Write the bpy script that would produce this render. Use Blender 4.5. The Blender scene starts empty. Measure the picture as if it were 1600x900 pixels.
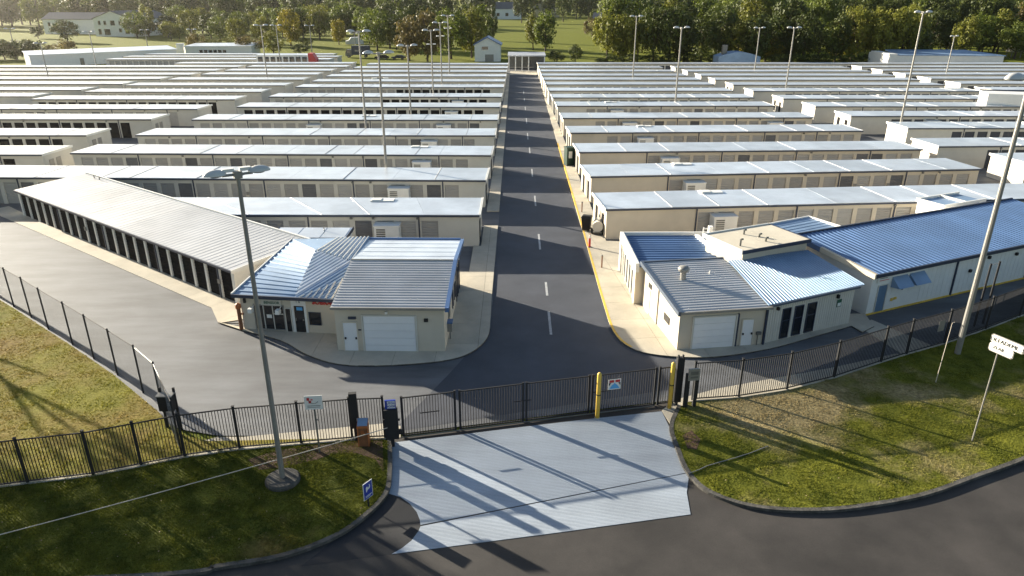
import bpy, math, random
from mathutils import Vector, Matrix, noise
random.seed(7)
R = math.radians
scene = bpy.context.scene
COL = scene.collection

# ------------------------------------------------------------------ camera, sky, sun, exposure
F, HCAM = 1110.0, 21.0
PITCH = math.atan(455 / F); YAW = math.atan(5.5 / F)
cam_d = bpy.data.cameras.new('camera'); cam = bpy.data.objects.new('camera', cam_d); COL.objects.link(cam)
cam.location = (0, 0, HCAM); cam.rotation_euler = (math.pi/2 - PITCH, 0, YAW)
cam_d.sensor_width = 36; cam_d.lens = F/1600*36; cam_d.clip_start = 0.5; cam_d.clip_end = 6000
scene.camera = cam
SUN_AZ, SUN_EL = 54.0, 14.5          # degrees left of +Y, above the horizon
world = bpy.data.worlds.new('World'); scene.world = world; world.use_nodes = True
wn = world.node_tree.nodes; wl = world.node_tree.links; wn.clear()
sky = wn.new('ShaderNodeTexSky'); sky.sky_type = 'NISHITA'; sky.sun_disc = False
sky.sun_elevation = R(SUN_EL); sky.sun_rotation = R(-SUN_AZ); sky.altitude = 50
sky.air_density = 1.0; sky.dust_density = 1.2; sky.ozone_density = 1.0
bg = wn.new('ShaderNodeBackground'); bg.inputs[1].default_value = 0.055
wo = wn.new('ShaderNodeOutputWorld'); wl.new(sky.outputs[0], bg.inputs[0]); wl.new(bg.outputs[0], wo.inputs[0])
sun_d = bpy.data.lights.new('sun', 'SUN'); sun_d.energy = 5.0; sun_d.angle = R(0.55); sun_d.color = (1.0, 0.91, 0.74)
sun = bpy.data.objects.new('sun', sun_d); COL.objects.link(sun)
sdir = Vector((-math.sin(R(SUN_AZ))*math.cos(R(SUN_EL)), math.cos(R(SUN_AZ))*math.cos(R(SUN_EL)), math.sin(R(SUN_EL))))
sun.rotation_euler = sdir.to_track_quat('Z', 'Y').to_euler()
sun.location = (-60, 40, 60)
vs = scene.view_settings; vs.view_transform = 'Standard'; vs.look = 'None'; vs.gamma = 1.0; vs.exposure = 1.7
vs.use_curve_mapping = False
scene.render.engine = 'CYCLES'; scene.cycles.use_denoising = True
scene.cycles.max_bounces = 6; scene.cycles.diffuse_bounces = 3; scene.cycles.glossy_bounces = 3
scene.cycles.transparent_max_bounces = 6; scene.cycles.caustics_reflective = False; scene.cycles.caustics_refractive = False

cp, sp = math.cos(PITCH), math.sin(PITCH)
def ray(x, y):
    a = (x-800)/F; b = (450-y)/F
    d = Vector((a, cp + b*sp, -sp + b*cp))
    c, s = math.cos(YAW), math.sin(YAW)
    return Vector((c*d.x - s*d.y, s*d.x + c*d.y, d.z))
def G(x, y, z=0.0):                 # photo pixel -> point on the level z
    d = ray(x, y); t = (z - HCAM)/d.z
    return (d.x*t, d.y*t)

# ------------------------------------------------------------------ materials
MATS = {}
def mat(name, col, rough=0.7, metal=0.0, var=0.12, scale=1.5, col2=None, bump=0.0, bscale=20.0, rnd=0.0,
        streak=None, spec=0.5, fine=0.0, stain=None):
    if name in MATS: return MATS[name]
    m = bpy.data.materials.new(name); m.use_nodes = True; MATS[name] = m
    n = m.node_tree.nodes; l = m.node_tree.links
    b = n['Principled BSDF']
    b.inputs['Roughness'].default_value = rough; b.inputs['Metallic'].default_value = metal
    b.inputs['Specular IOR Level'].default_value = spec
    geo = n.new('ShaderNodeNewGeometry')
    src = geo.outputs['Position']
    if streak:
        mp = n.new('ShaderNodeMapping'); mp.inputs['Scale'].default_value = streak[0]
        mp.inputs['Rotation'].default_value = (0, 0, R(streak[1])); l.new(src, mp.inputs[0]); csrc = mp.outputs[0]
    else: csrc = src
    nz = n.new('ShaderNodeTexNoise'); nz.inputs['Scale'].default_value = scale; nz.inputs['Detail'].default_value = 6
    nz.inputs['Roughness'].default_value = 0.62; l.new(csrc, nz.inputs['Vector'])
    rp = n.new('ShaderNodeValToRGB'); rp.color_ramp.elements[0].position = 0.32; rp.color_ramp.elements[1].position = 0.68
    c2 = col2 or tuple(min(1, c*(1+var)) for c in col)
    c1 = col if col2 else tuple(c*(1-var) for c in col)
    rp.color_ramp.elements[0].color = (*c1, 1); rp.color_ramp.elements[1].color = (*c2, 1)
    l.new(nz.outputs[0], rp.inputs[0]); out = rp.outputs[0]
    def mul(a, f, lo, hi, sc, det=3, coords=None):
        z = n.new('ShaderNodeTexNoise'); z.inputs['Scale'].default_value = sc; z.inputs['Detail'].default_value = det
        l.new(coords or src, z.inputs['Vector'])
        mr = n.new('ShaderNodeMapRange'); mr.inputs[1].default_value = 0.3; mr.inputs[2].default_value = 0.7
        mr.inputs[3].default_value = lo; mr.inputs[4].default_value = hi; l.new(z.outputs[0], mr.inputs[0])
        mx = n.new('ShaderNodeMix'); mx.data_type = 'RGBA'; mx.blend_type = 'MULTIPLY'; mx.inputs[0].default_value = 1
        l.new(a, mx.inputs[6]); l.new(mr.outputs[0], mx.inputs[7]); return mx.outputs[2]
    if fine: out = mul(out, 1, 1-fine, 1+fine, 14, 4)
    if stain: out = mul(out, 1, 1-stain, 1.05, 0.25, 5)
    if rnd:
        oi = n.new('ShaderNodeObjectInfo'); mr = n.new('ShaderNodeMapRange')
        mr.inputs[3].default_value = 1-rnd; mr.inputs[4].default_value = 1+rnd*0.6; l.new(oi.outputs['Random'], mr.inputs[0])
        mx = n.new('ShaderNodeMix'); mx.data_type = 'RGBA'; mx.blend_type = 'MULTIPLY'; mx.inputs[0].default_value = 1
        l.new(out, mx.inputs[6]); l.new(mr.outputs[0], mx.inputs[7]); out = mx.outputs[2]
    l.new(out, b.inputs['Base Color'])
    if bump:
        z = n.new('ShaderNodeTexNoise'); z.inputs['Scale'].default_value = bscale; z.inputs['Detail'].default_value = 5
        l.new(src, z.inputs['Vector'])
        bp = n.new('ShaderNodeBump'); bp.inputs['Strength'].default_value = bump; bp.inputs['Distance'].default_value = 0.05
        l.new(z.outputs[0], bp.inputs['Height']); l.new(bp.outputs[0], b.inputs['Normal'])
    return m

M_WALL = mat('cream_wall', (0.62, 0.55, 0.44), 0.75, var=0.05, scale=0.6, rnd=0.07, stain=0.07)
M_WALLG = mat('pale_grey_wall', (0.62, 0.59, 0.52), 0.7, var=0.05, scale=0.6, rnd=0.08, stain=0.08)
M_WHITE = mat('white_paint', (0.78, 0.77, 0.73), 0.5, var=0.04, rnd=0.04)
M_ROOF = mat('pale_metal_roof', (0.66, 0.71, 0.78), 0.34, 0.4, var=0.06, scale=0.5, rnd=0.13, stain=0.16)
M_ROOFG = mat('ribbed_grey_roof', (0.52, 0.525, 0.54), 0.5, 0.3, var=0.08, scale=0.4, rnd=0.06, stain=0.14)
M_ROOFM = mat('silver_grey_roof', (0.56, 0.56, 0.56), 0.45, 0.3, var=0.07, scale=0.4, rnd=0.08, stain=0.15)
M_ROOFB = mat('blue_metal_roof', (0.095, 0.175, 0.34), 0.42, 0.3, var=0.12, scale=0.4, rnd=0.05, stain=0.22, streak=((1.2,0.35,1),0))
M_ROOFLB = mat('light_blue_roof', (0.24, 0.35, 0.51), 0.5, 0.2, var=0.10, scale=0.4, rnd=0.05, stain=0.2)
M_CAP = mat('cream_roof_membrane', (0.62, 0.56, 0.45), 0.8, var=0.06, scale=0.5, stain=0.12)
M_TRIM = mat('dark_slate_trim', (0.035, 0.045, 0.075), 0.5, 0.1, var=0.1)
M_LAMP = mat('pale_lamp_housing', (0.55, 0.55, 0.53), 0.45, 0.1, var=0.08)
M_SLATE = mat('slate_trim', (0.09, 0.115, 0.16), 0.45, 0.2, var=0.1)
M_BTRIM = mat('blue_trim', (0.085, 0.16, 0.33), 0.4, 0.1, var=0.06)
M_DOOR = mat('grey_roll_up_door', (0.38, 0.365, 0.34), 0.5, 0.1, var=0.05, rnd=0.2)
M_DOORD = mat('charcoal_roll_up_door', (0.014, 0.014, 0.016), 0.9, 0.0, var=0.15, rnd=0.25, spec=0.1)
M_DOORS = mat('slate_roll_up_door', (0.13, 0.13, 0.135), 0.6, 0.0, var=0.1, rnd=0.3)
M_DOORN = mat('navy_grey_door', (0.06, 0.065, 0.08), 0.6, 0.0, var=0.1, rnd=0.3)
M_DOORW = mat('white_door', (0.80, 0.80, 0.80), 0.45, var=0.03, rnd=0.03)
M_DOORB = mat('steel_blue_door', (0.12, 0.20, 0.30), 0.45, var=0.05)
M_GLASS = mat('dark_window_glass', (0.012, 0.014, 0.018), 0.08, 0.0, var=0.2, spec=0.7)
M_BLACK = mat('black_metal', (0.012, 0.012, 0.014), 0.75, 0.0, var=0.15)
M_STEEL = mat('galvanised_steel', (0.27, 0.26, 0.24), 0.5, 0.3, var=0.1, scale=2)
M_DARKST = mat('weathered_steel', (0.16, 0.16, 0.15), 0.55, 0.4, var=0.15, scale=3)
M_YELLOW = mat('yellow_paint', (0.75, 0.50, 0.08), 0.5, var=0.08, scale=3)
M_YLINE = mat('yellow_kerb_paint', (0.78, 0.50, 0.07), 0.7, var=0.15, scale=4, stain=0.2)
M_ORANGE = mat('orange_metal', (0.38, 0.12, 0.035), 0.55, 0.1, var=0.12, scale=4)
M_RUST = mat('rust_brown_metal', (0.20, 0.085, 0.04), 0.6, 0.2, var=0.2, scale=5)
M_RED = mat('red_paint', (0.55, 0.03, 0.03), 0.4, var=0.06)
M_BLUE = mat('blue_sign_face', (0.025, 0.05, 0.32), 0.4, var=0.04)
M_SKYB = mat('light_blue_print', (0.10, 0.40, 0.75), 0.4, var=0.04)
M_GREEN = mat('green_plastic', (0.006, 0.035, 0.022), 0.5, var=0.1)
M_GLET = mat('green_lettering', (0.02, 0.10, 0.06), 0.5, var=0.05)
M_CONC = mat('pale_concrete', (0.50, 0.45, 0.36), 0.85, var=0.1, scale=0.7, fine=0.06, rnd=0.06, stain=0.14, bump=0.15, bscale=30)
M_DRIVE = mat('blue_grey_concrete', (0.35, 0.395, 0.455), 0.8, var=0.10, scale=0.5, fine=0.06, stain=0.2, streak=((0.25, 2.2, 1), 12), bump=0.12, bscale=35)
def shadow_hatch(m, ang, sp, amt):      # picket shadow hatch painted as tone bands, with shallow broom relief
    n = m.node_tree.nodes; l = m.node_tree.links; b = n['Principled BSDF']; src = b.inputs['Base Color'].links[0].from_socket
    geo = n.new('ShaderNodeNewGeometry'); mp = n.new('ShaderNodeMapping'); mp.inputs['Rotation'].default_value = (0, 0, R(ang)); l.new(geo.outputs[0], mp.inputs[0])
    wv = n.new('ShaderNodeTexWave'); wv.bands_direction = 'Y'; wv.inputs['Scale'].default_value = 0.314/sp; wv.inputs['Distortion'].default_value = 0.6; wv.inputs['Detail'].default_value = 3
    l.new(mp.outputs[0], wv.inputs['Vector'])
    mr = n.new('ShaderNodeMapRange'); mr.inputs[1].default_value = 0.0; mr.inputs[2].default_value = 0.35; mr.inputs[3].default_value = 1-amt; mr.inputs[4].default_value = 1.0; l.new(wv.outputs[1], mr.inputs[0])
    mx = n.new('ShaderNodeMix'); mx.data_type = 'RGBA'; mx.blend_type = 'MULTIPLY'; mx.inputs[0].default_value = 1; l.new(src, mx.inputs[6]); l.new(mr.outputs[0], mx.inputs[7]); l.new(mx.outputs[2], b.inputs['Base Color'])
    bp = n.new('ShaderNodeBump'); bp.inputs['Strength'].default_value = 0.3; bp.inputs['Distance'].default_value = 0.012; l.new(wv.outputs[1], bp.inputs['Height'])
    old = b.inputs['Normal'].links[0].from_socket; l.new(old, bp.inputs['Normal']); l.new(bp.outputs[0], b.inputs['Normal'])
shadow_hatch(M_DRIVE, 14, 0.22, 0.07)
M_KERB = mat('weathered_kerb', (0.075, 0.07, 0.062), 0.9, var=0.6, scale=2.0, fine=0.15, bump=0.4, bscale=12)
M_ASPH = mat('yard_asphalt', (0.122, 0.126, 0.136), 0.74, var=0.32, scale=0.35, streak=((0.35, 1.6, 1), -38), fine=0.08, stain=0.25, bump=0.2, bscale=45)
M_ROAD = mat('drive_asphalt', (0.056, 0.062, 0.08), 0.75, var=0.16, scale=0.4, fine=0.08, stain=0.2, bump=0.2, bscale=45)
M_STREET = mat('street_asphalt', (0.047, 0.041, 0.037), 0.8, var=0.35, scale=0.3, fine=0.09, stain=0.35, bump=0.25, bscale=40)
M_TAR = mat('fresh_asphalt', (0.018, 0.018, 0.021), 0.8, var=0.15, fine=0.1, bump=0.3, bscale=50)
M_PAINT = mat('white_road_paint', (0.45, 0.46, 0.47), 0.75, var=0.25, scale=5, stain=0.35)
M_MULCH = mat('brown_mulch', (0.10, 0.052, 0.032), 0.95, var=0.4, scale=9, fine=0.3, bump=0.8, bscale=14)
M_BARK = mat('tree_bark', (0.07, 0.05, 0.035), 0.9, var=0.3, scale=3, bump=0.5, bscale=8)
M_TARP = mat('white_tarpaulin', (0.75, 0.75, 0.74), 0.6, var=0.05)
M_SHING = mat('grey_shingles', (0.12, 0.125, 0.14), 0.85, var=0.2, scale=3)
M_WIRE = mat('pale_cable', (0.55, 0.48, 0.40), 0.6, var=0.05)
M_RUBBER = mat('black_rubber', (0.012, 0.012, 0.012), 0.8, var=0.2)

def foliage(name, col, col2, trans=0.34):
    m = mat(name, col, 0.6, var=0.3, scale=0.35, col2=col2, rnd=0.2, spec=0.25)
    n = m.node_tree.nodes; l = m.node_tree.links
    b = n['Principled BSDF']; src = b.inputs['Base Color'].links[0].from_socket
    tr = n.new('ShaderNodeBsdfTranslucent'); l.new(src, tr.inputs[0])
    mx = n.new('ShaderNodeMixShader'); mx.inputs[0].default_value = trans
    l.new(b.outputs[0], mx.inputs[1]); l.new(tr.outputs[0], mx.inputs[2])
    l.new(mx.outputs[0], n['Material Output'].inputs['Surface']); return m
FOL = {
 'green': foliage('green_leaves', (0.06, 0.09, 0.012), (0.18, 0.21, 0.03)),
 'dark': foliage('dark_leaves', (0.03, 0.045, 0.009), (0.10, 0.12, 0.018), 0.25),
 'olive': foliage('olive_leaves', (0.10, 0.115, 0.015), (0.25, 0.245, 0.035)),
 'yellow': foliage('yellow_green_leaves', (0.16, 0.15, 0.012), (0.32, 0.26, 0.025)),
 'brown': foliage('russet_leaves', (0.10, 0.08, 0.025), (0.19, 0.15, 0.045)),
}
def grass_mat(name, g1, g2, tan, tanlo, tanhi, patch=None):
    m = mat(name, g1, 0.9, col2=g2, scale=0.9, fine=0.28, spec=0.15, bump=0.7, bscale=9)
    n = m.node_tree.nodes; l = m.node_tree.links
    b = n['Principled BSDF']; src = b.inputs['Base Color'].links[0].from_socket
    geo = n.new('ShaderNodeNewGeometry')
    z = n.new('ShaderNodeTexNoise'); z.inputs['Scale'].default_value = 0.16; z.inputs['Detail'].default_value = 7
    z.inputs['Roughness'].default_value = 0.65; l.new(geo.outputs[0], z.inputs['Vector'])
    fac = z.outputs[0]
    if patch:                                     # a dry, worn patch with a ragged outline
        mp = n.new('ShaderNodeMapping'); mp.vector_type = 'TEXTURE'
        mp.inputs['Location'].default_value = (patch[0], patch[1], 0); mp.inputs['Rotation'].default_value = (0, 0, R(patch[4]))
        mp.inputs['Scale'].default_value = (patch[2], patch[3], 50); l.new(geo.outputs[0], mp.inputs[0])
        ln = n.new('ShaderNodeVectorMath'); ln.operation = 'LENGTH'; l.new(mp.outputs[0], ln.inputs[0])
        ma = n.new('ShaderNodeMath'); ma.operation = 'MULTIPLY_ADD'; ma.inputs[1].default_value = -0.30; ma.inputs[2].default_value = 0.34
        l.new(ln.outputs['Value'], ma.inputs[0])
        mx0 = n.new('ShaderNodeMath'); mx0.operation = 'MAXIMUM'; mx0.inputs[1].default_value = 0; l.new(ma.outputs[0], mx0.inputs[0])
        ad = n.new('ShaderNodeMath'); ad.operation = 'ADD'; l.new(fac, ad.inputs[0]); l.new(mx0.outputs[0], ad.inputs[1]); fac = ad.outputs[0]
    mr = n.new('ShaderNodeMapRange'); mr.inputs[1].default_value = tanlo; mr.inputs[2].default_value = tanhi; l.new(fac, mr.inputs[0])
    z2 = n.new('ShaderNodeTexNoise'); z2.inputs['Scale'].default_value = 6; l.new(geo.outputs[0], z2.inputs['Vector'])
    rp = n.new('ShaderNodeValToRGB'); rp.color_ramp.elements[0].color = (*[c*0.62 for c in tan], 1); rp.color_ramp.elements[1].color = (*[c*1.25 for c in tan], 1)
    rp.color_ramp.elements[0].position = 0.3; rp.color_ramp.elements[1].position = 0.7; l.new(z2.outputs[0], rp.inputs[0])
    mx = n.new('ShaderNodeMix'); mx.data_type = 'RGBA'; l.new(mr.outputs[0], mx.inputs[0]); l.new(src, mx.inputs[6]); l.new(rp.outputs[0], mx.inputs[7])
    l.new(mx.outputs[2], b.inputs['Base Color'])
    tr = n.new('ShaderNodeBsdfTranslucent'); l.new(mx.outputs[2], tr.inputs[0])
    ms = n.new('ShaderNodeMixShader'); ms.inputs[0].default_value = 0.3
    l.new(b.outputs[0], ms.inputs[1]); l.new(tr.outputs[0], ms.inputs[2]); l.new(ms.outputs[0], n['Material Output'].inputs['Surface']); return m
M_LAWNL = grass_mat('left_lawn_grass', (0.21, 0.20, 0.026), (0.32, 0.29, 0.044), (0.32, 0.22, 0.065), 0.42, 0.64)
M_LAWNF = grass_mat('verge_grass', (0.07, 0.088, 0.014), (0.19, 0.195, 0.028), (0.2, 0.15, 0.05), 0.56, 0.70)
M_LAWNR = grass_mat('right_lawn_grass', (0.11, 0.125, 0.016), (0.24, 0.24, 0.032), (0.46, 0.37, 0.19), 0.55, 0.72, patch=(16.5, 34.2, 9.5, 3.5, 20))
M_FIELD = grass_mat('field_grass', (0.14, 0.17, 0.014), (0.25, 0.26, 0.025), (0.22, 0.18, 0.04), 0.56, 0.75)

# ------------------------------------------------------------------ mesh helpers
class MB:
    def __init__(s): s.v = []; s.f = []
    def add(s, vs, fs):
        o = len(s.v); s.v += [tuple(v) for v in vs]; s.f += [tuple(i+o for i in f) for f in fs]; return s
    def box(s, x0, x1, y0, y1, z0, z1):
        return s.add([(x0,y0,z0),(x1,y0,z0),(x1,y1,z0),(x0,y1,z0),(x0,y0,z1),(x1,y0,z1),(x1,y1,z1),(x0,y1,z1)],
                     [(0,3,2,1),(4,5,6,7),(0,1,5,4),(1,2,6,5),(2,3,7,6),(3,0,4,7)])
    def hexa(s, b, t):     # 4 bottom, 4 top points, same order (counter-clockwise from above)
        return s.add(list(b)+list(t), [(0,3,2,1),(4,5,6,7),(0,1,5,4),(1,2,6,5),(2,3,7,6),(3,0,4,7)])
    def quad(s, a, b, c, d): return s.add([a,b,c,d], [(0,1,2,3)])
    def prism(s, poly, z0, z1):
        n = len(poly); zt = z1 if isinstance(z1, (list, tuple)) else [z1]*n
        a = sum(poly[i][0]*poly[(i+1)%n][1]-poly[(i+1)%n][0]*poly[i][1] for i in range(n))
        if a < 0: poly = poly[::-1]; zt = list(zt)[::-1]
        return s.add([(x,y,z0) for x,y in poly]+[(p[0],p[1],z) for p,z in zip(poly, zt)],
                     [tuple(range(n-1,-1,-1)), tuple(range(n,2*n))]+[(i,(i+1)%n,n+(i+1)%n,n+i) for i in range(n)])
    def sheet(s, poly, z):
        n = len(poly); a = sum(poly[i][0]*poly[(i+1)%n][1]-poly[(i+1)%n][0]*poly[i][1] for i in range(n))
        if a < 0: poly = poly[::-1]
        return s.add([(x,y,z) for x,y in poly], [tuple(range(n))])
    def tube(s, p0, p1, r0, r1=None, n=8, cap=True):
        r1 = r0 if r1 is None else r1
        p0 = Vector(p0); p1 = Vector(p1); d = (p1-p0).normalized()
        u = d.orthogonal().normalized(); w = d.cross(u)
        c = [(math.cos(2*math.pi*i/n), math.sin(2*math.pi*i/n)) for i in range(n)]
        vs = [p0+u*(a*r0)+w*(b*r0) for a,b in c]+[p1+u*(a*r1)+w*(b*r1) for a,b in c]
        fs = [(i,(i+1)%n,n+(i+1)%n,n+i) for i in range(n)]
        if cap: fs += [tuple(range(n-1,-1,-1)), tuple(range(n,2*n))]
        return s.add(vs, fs)
    def path(s, pts, r, n=6):
        for a, b in zip(pts[:-1], pts[1:]): s.tube(a, b, r, r, n)
        return s
    def lathe(s, prof, n=16, c=(0,0,0), flat=1.0):
        vs = []; fs = []
        for r, z in prof:
            for i in range(n):
                a = 2*math.pi*i/n; vs.append((c[0]+r*math.cos(a), c[1]+r*flat*math.sin(a), c[2]+z))
        for k in range(len(prof)-1):
            for i in range(n):
                j = (i+1)%n; fs.append((k*n+i, k*n+j, (k+1)*n+j, (k+1)*n+i))
        fs.append(tuple(range(n-1,-1,-1))); fs.append(tuple(range((len(prof)-1)*n, len(prof)*n)))
        return s.add(vs, fs)
    def mesh(s, name, m, smooth=False):
        me = bpy.data.meshes.new(name); me.from_pydata(s.v, [], s.f)
        if m: me.materials.append(m)
        if smooth:
            for p in me.polygons: p.use_smooth = True
        return me
    def build(s, name, m, parent=None, kind=None, smooth=False):
        return link(name, s.mesh(name, m, smooth), parent, kind)
def link(name, me, parent=None, kind=None, loc=None, rot=None):
    o = bpy.data.objects.new(name, me); COL.objects.link(o)
    if parent: o.parent = parent
    if kind: o['kind'] = kind
    if loc: o.location = loc
    if rot: o.rotation_euler = rot
    return o
def tag(o, label, cat, group=None):
    o['label'] = label; o['category'] = cat
    if group: o['group'] = group
    return o
def thing(name, label, cat, loc=(0,0,0), rz=0.0, group=None):
    o = bpy.data.objects.new(name, None); COL.objects.link(o); o.empty_display_size = 0.3
    o.location = loc; o.rotation_euler = (0, 0, rz); return tag(o, label, cat, group)
def copy_thing(src, loc, rz=0.0, label=None):
    r = src.copy(); COL.objects.link(r); r.location = loc; r.rotation_euler = (0, 0, rz)
    if label: r['label'] = label
    for ch in src.children:
        c = ch.copy(); COL.objects.link(c); c.parent = r
        for g in ch.children:
            d = g.copy(); COL.objects.link(d); d.parent = c
    return r
def text_mesh(txt, size, m, bold=0.0, depth=0.006):
    cu = bpy.data.curves.new('lettering', 'FONT'); cu.body = txt; cu.size = size; cu.extrude = depth; cu.offset = bold
    cu.align_x = 'CENTER'; cu.align_y = 'CENTER'; cu.resolution_u = 2
    ob = bpy.data.objects.new('lettering', cu); COL.objects.link(ob)
    dg = bpy.context.evaluated_depsgraph_get(); me = bpy.data.meshes.new_from_object(ob.evaluated_get(dg))
    bpy.data.objects.remove(ob); bpy.data.curves.remove(cu)
    me.materials.clear(); me.materials.append(m); return me
def lerp(a, b, t): return tuple(x+(y-x)*t for x, y in zip(a, b))
def ribbed(A, B, C, D, n, h=0.05, duty=0.35, thick=0.06):
    """metal sheet over the quad A B C D, ribs running from side AD to side BC (parallel to AB)"""
    A, B, C, D = map(Vector, (A, B, C, D)); nr = (B-A).cross(D-A).normalized()
    if nr.z < 0: nr = -nr
    mb = MB(); vs = []; fs = []
    prof = []
    for i in range(n):
        t = i/n; w = 1/n
        prof += [(t, 0), (t+w*(1-duty), 0), (t+w*(1-duty*0.8), h), (t+w*(1-duty*0.2), h)]
    prof.append((1.0, 0))
    for t, k in prof:
        vs += [A.lerp(D, t)+nr*k, B.lerp(C, t)+nr*k]
    for i in range(len(prof)-1): fs.append((2*i, 2*i+1, 2*i+3, 2*i+2))
    mb.add(vs, fs)
    und = [A-nr*thick, B-nr*thick, C-nr*thick, D-nr*thick]
    mb.add([A, B, C, D]+und, [(7,6,5,4),(0,4,5,1),(1,5,6,2),(2,6,7,3),(3,7,4,0)])
    return mb
def arc_pts(pts, n=6):      # Catmull-Rom smoothing of an open polyline
    out = []
    P = [pts[0]]+list(pts)+[pts[-1]]
    for i in range(1, len(P)-2):
        p0, p1, p2, p3 = [Vector(P[i+k]) for k in (-1,0,1,2)]
        for k in range(n):
            t = k/n
            out.append(tuple(0.5*((2*p1)+(p2-p0)*t+(2*p0-5*p1+4*p2-p3)*t*t+(3*p1-p0-3*p2+p3)*t**3)))
    out.append(tuple(pts[-1])); return out
def strip(pts, w0, w1, z0, z1):   # a kerb: profile swept along a polyline, w0..w1 to its left
    mb = MB(); L = []
    for i, p in enumerate(pts):
        a = Vector(pts[max(i-1,0)]); b = Vector(pts[min(i+1,len(pts)-1)]); d = (b-a).normalized(); nn = Vector((-d.y, d.x))
        p = Vector(p); L.append((p+nn*w0, p+nn*w1))
    vs = []
    for a, b in L: vs += [(a.x,a.y,z0),(a.x,a.y,z1),(b.x,b.y,z1),(b.x,b.y,z0)]
    fs = []
    for i in range(len(L)-1):
        o = 4*i
        fs += [(o,o+1,o+5,o+4),(o+1,o+2,o+6,o+5),(o+2,o+3,o+7,o+6)]
    fs += [(3,2,1,0), tuple(4*(len(L)-1)+k for k in range(4))]
    return mb.add(vs, fs)
def clip(poly, a, b, c):          # keep a*x+b*y<=c
    out = []
    for i in range(len(poly)):
        p, q = poly[i], poly[(i+1)%len(poly)]
        fp, fq = a*p[0]+b*p[1]-c, a*q[0]+b*q[1]-c
        if fp <= 0: out.append(p)
        if (fp < 0 < fq) or (fq < 0 < fp):
            t = fp/(fp-fq); out.append((p[0]+(q[0]-p[0])*t, p[1]+(q[1]-p[1])*t))
    return out
def area(p): return abs(sum(p[i][0]*p[(i+1)%len(p)][1]-p[(i+1)%len(p)][0]*p[i][1] for i in range(len(p))))/2
def slabs(poly, cx, cy, ang, z0, z1, m, parent, gap=0.02):
    """cut a paved area into cast slabs with open joints, each its own object"""
    ca, sa = math.cos(R(ang)), math.sin(R(ang))
    us = [p[0]*ca+p[1]*sa for p in poly]; ws = [-p[0]*sa+p[1]*ca for p in poly]
    u = min(us)
    while u < max(us):
        w = min(ws)
        while w < max(ws):
            q = clip(poly, ca, sa, u+cx-gap/2); q = clip(q, -ca, -sa, -(u+gap/2)) if q else q
            q = clip(q, -sa, ca, w+cy-gap/2) if q else q; q = clip(q, sa, -ca, -(w+gap/2)) if q else q
            if len(q) > 2 and area(q) > 0.04: MB().prism(q, z0, z1).build('slab', m, parent)
            w += cy
        u += cx

# ================================================================== THE SETTING
def structure(name, mb, m): return mb.build(name, m, None, 'structure')
structure('ground', MB().sheet([(-3000,-300),(3000,-300),(3000,5000),(-3000,5000)], -0.06), M_FIELD)
structure('street', MB().sheet([(-140,-60),(140,-60),(140,60),(36,46.4),(8.3,34.3),(-6.4,30.8),(-60,30)], 0.0), M_STREET)
YARD = [(-19.7,33.1),(-17.6,31.6),(-15.3,31.0),(-6.5,31.1),(8.2,34.5),(12.5,35.2),(18.9,37.5),(27.9,42.0),(36,46.5),(46,52.2),(170,122),(170,238),(-175,238),(-175,151)]
structure('yard', MB().sheet(YARD, 0.006), M_ASPH)
structure('access_road', MB().sheet([(-1.67,44),(-1.69,226),(6.35,226),(6.46,60),(6.5,46),(7.4,42.6),(10,39.6),(9.6,36),(-6.4,31.4),(-4,37.5)], 0.012), M_ROAD)
structure('road_end', MB().sheet([(-1.67,214),(6.3,214),(6.3,226),(-1.67,226)], 0.018), M_CONC)

# white dashes down the middle of the access road
for i, (a, b) in enumerate([((861,523),(858,487)),((855,462),(850,441)),((844,390),(841,366)),((837,322),(834,306)),((832,276),(830,264)),((828,240),(826,230)),
                            ((825,218),(824,208)),((823,193),(822,185)),((821,172),(820.5,167)),((819.5,158),(819,153)),((818.5,147),(818,142))]):
    p, q = G(*a), G(*b)
    structure('road_marking', MB().box(p[0]-0.085, p[0]+0.085, p[1], q[1], 0.013, 0.0165), M_PAINT)

# lawns with kerbs
KL = arc_pts([(-6.49,30.6),(-6.05,27.9),(-5.98,26.3),(-6.67,24.8),(-7.64,23.6),(-9.45,22.5),(-11.84,21.9),(-13.44,21.5),(-25,20.2),(-60,14)])
KR = arc_pts([(9.1,33.7),(8.3,31.8),(8.23,29.8),(8.33,28),(8.95,26.6),(10.7,25.6),(13.5,25.4),(16.5,25.9),(18.9,26.6),(21.65,27.8),(25.1,29.3),(40,36),(80,54)])
FFL = [(-60,18.6),(-40,23.0),(-22.62,27.01),(-19.9,27.6),(-16.2,29.07),(-13.75,29.73),(-10.8,30.2),(-8.2,30.6),(-6.54,30.7)]
FFR = [(9.6,34.3),(12.6,34.75),(15.6,35.6),(18.9,37.0),(22.6,38.95),(24.7,40.0),(27.9,41.5),(31.9,43.65),(35.6,45.8),(44,50.4),(80,70)]
def lawn(poly, m, name):
    return structure(name, MB().prism(poly, -0.05, 0.13), m)
VERGE = [p for p in KL] + FFL
lawn(VERGE, M_LAWNF, 'verge')
LAWN = FFL[::-1][0:5] + [(-22.62,27.03),(-40,23.02),(-60,18.62),(-175,0),(-175,149.6),(-20.0,32.9),(-17.9,31.35),(-15.5,30.75),(-6.6,30.85)]
LAWN = [(x, y+0.02) for x, y in FFL[::-1]] + [(-175,0),(-175,150.6),(-60.6,64.9),(-36.75,47.2),(-28.9,41.1),(-23.9,37.1),(-19.4,33.1),(-18.0,31.6),(-16.9,30.8),(-15.6,30.35)]
lawn(LAWN, M_LAWNL, 'lawn')
RLAWN = [p for p in KR] + FFR[::-1]
lawn(RLAWN, M_LAWNR, 'right_lawn')
tag(strip(KL, -0.02, 0.20, -0.05, 0.145).build('kerb', M_KERB), 'weathered concrete kerb curving round the verge with the blue sign', 'kerb')
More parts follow.
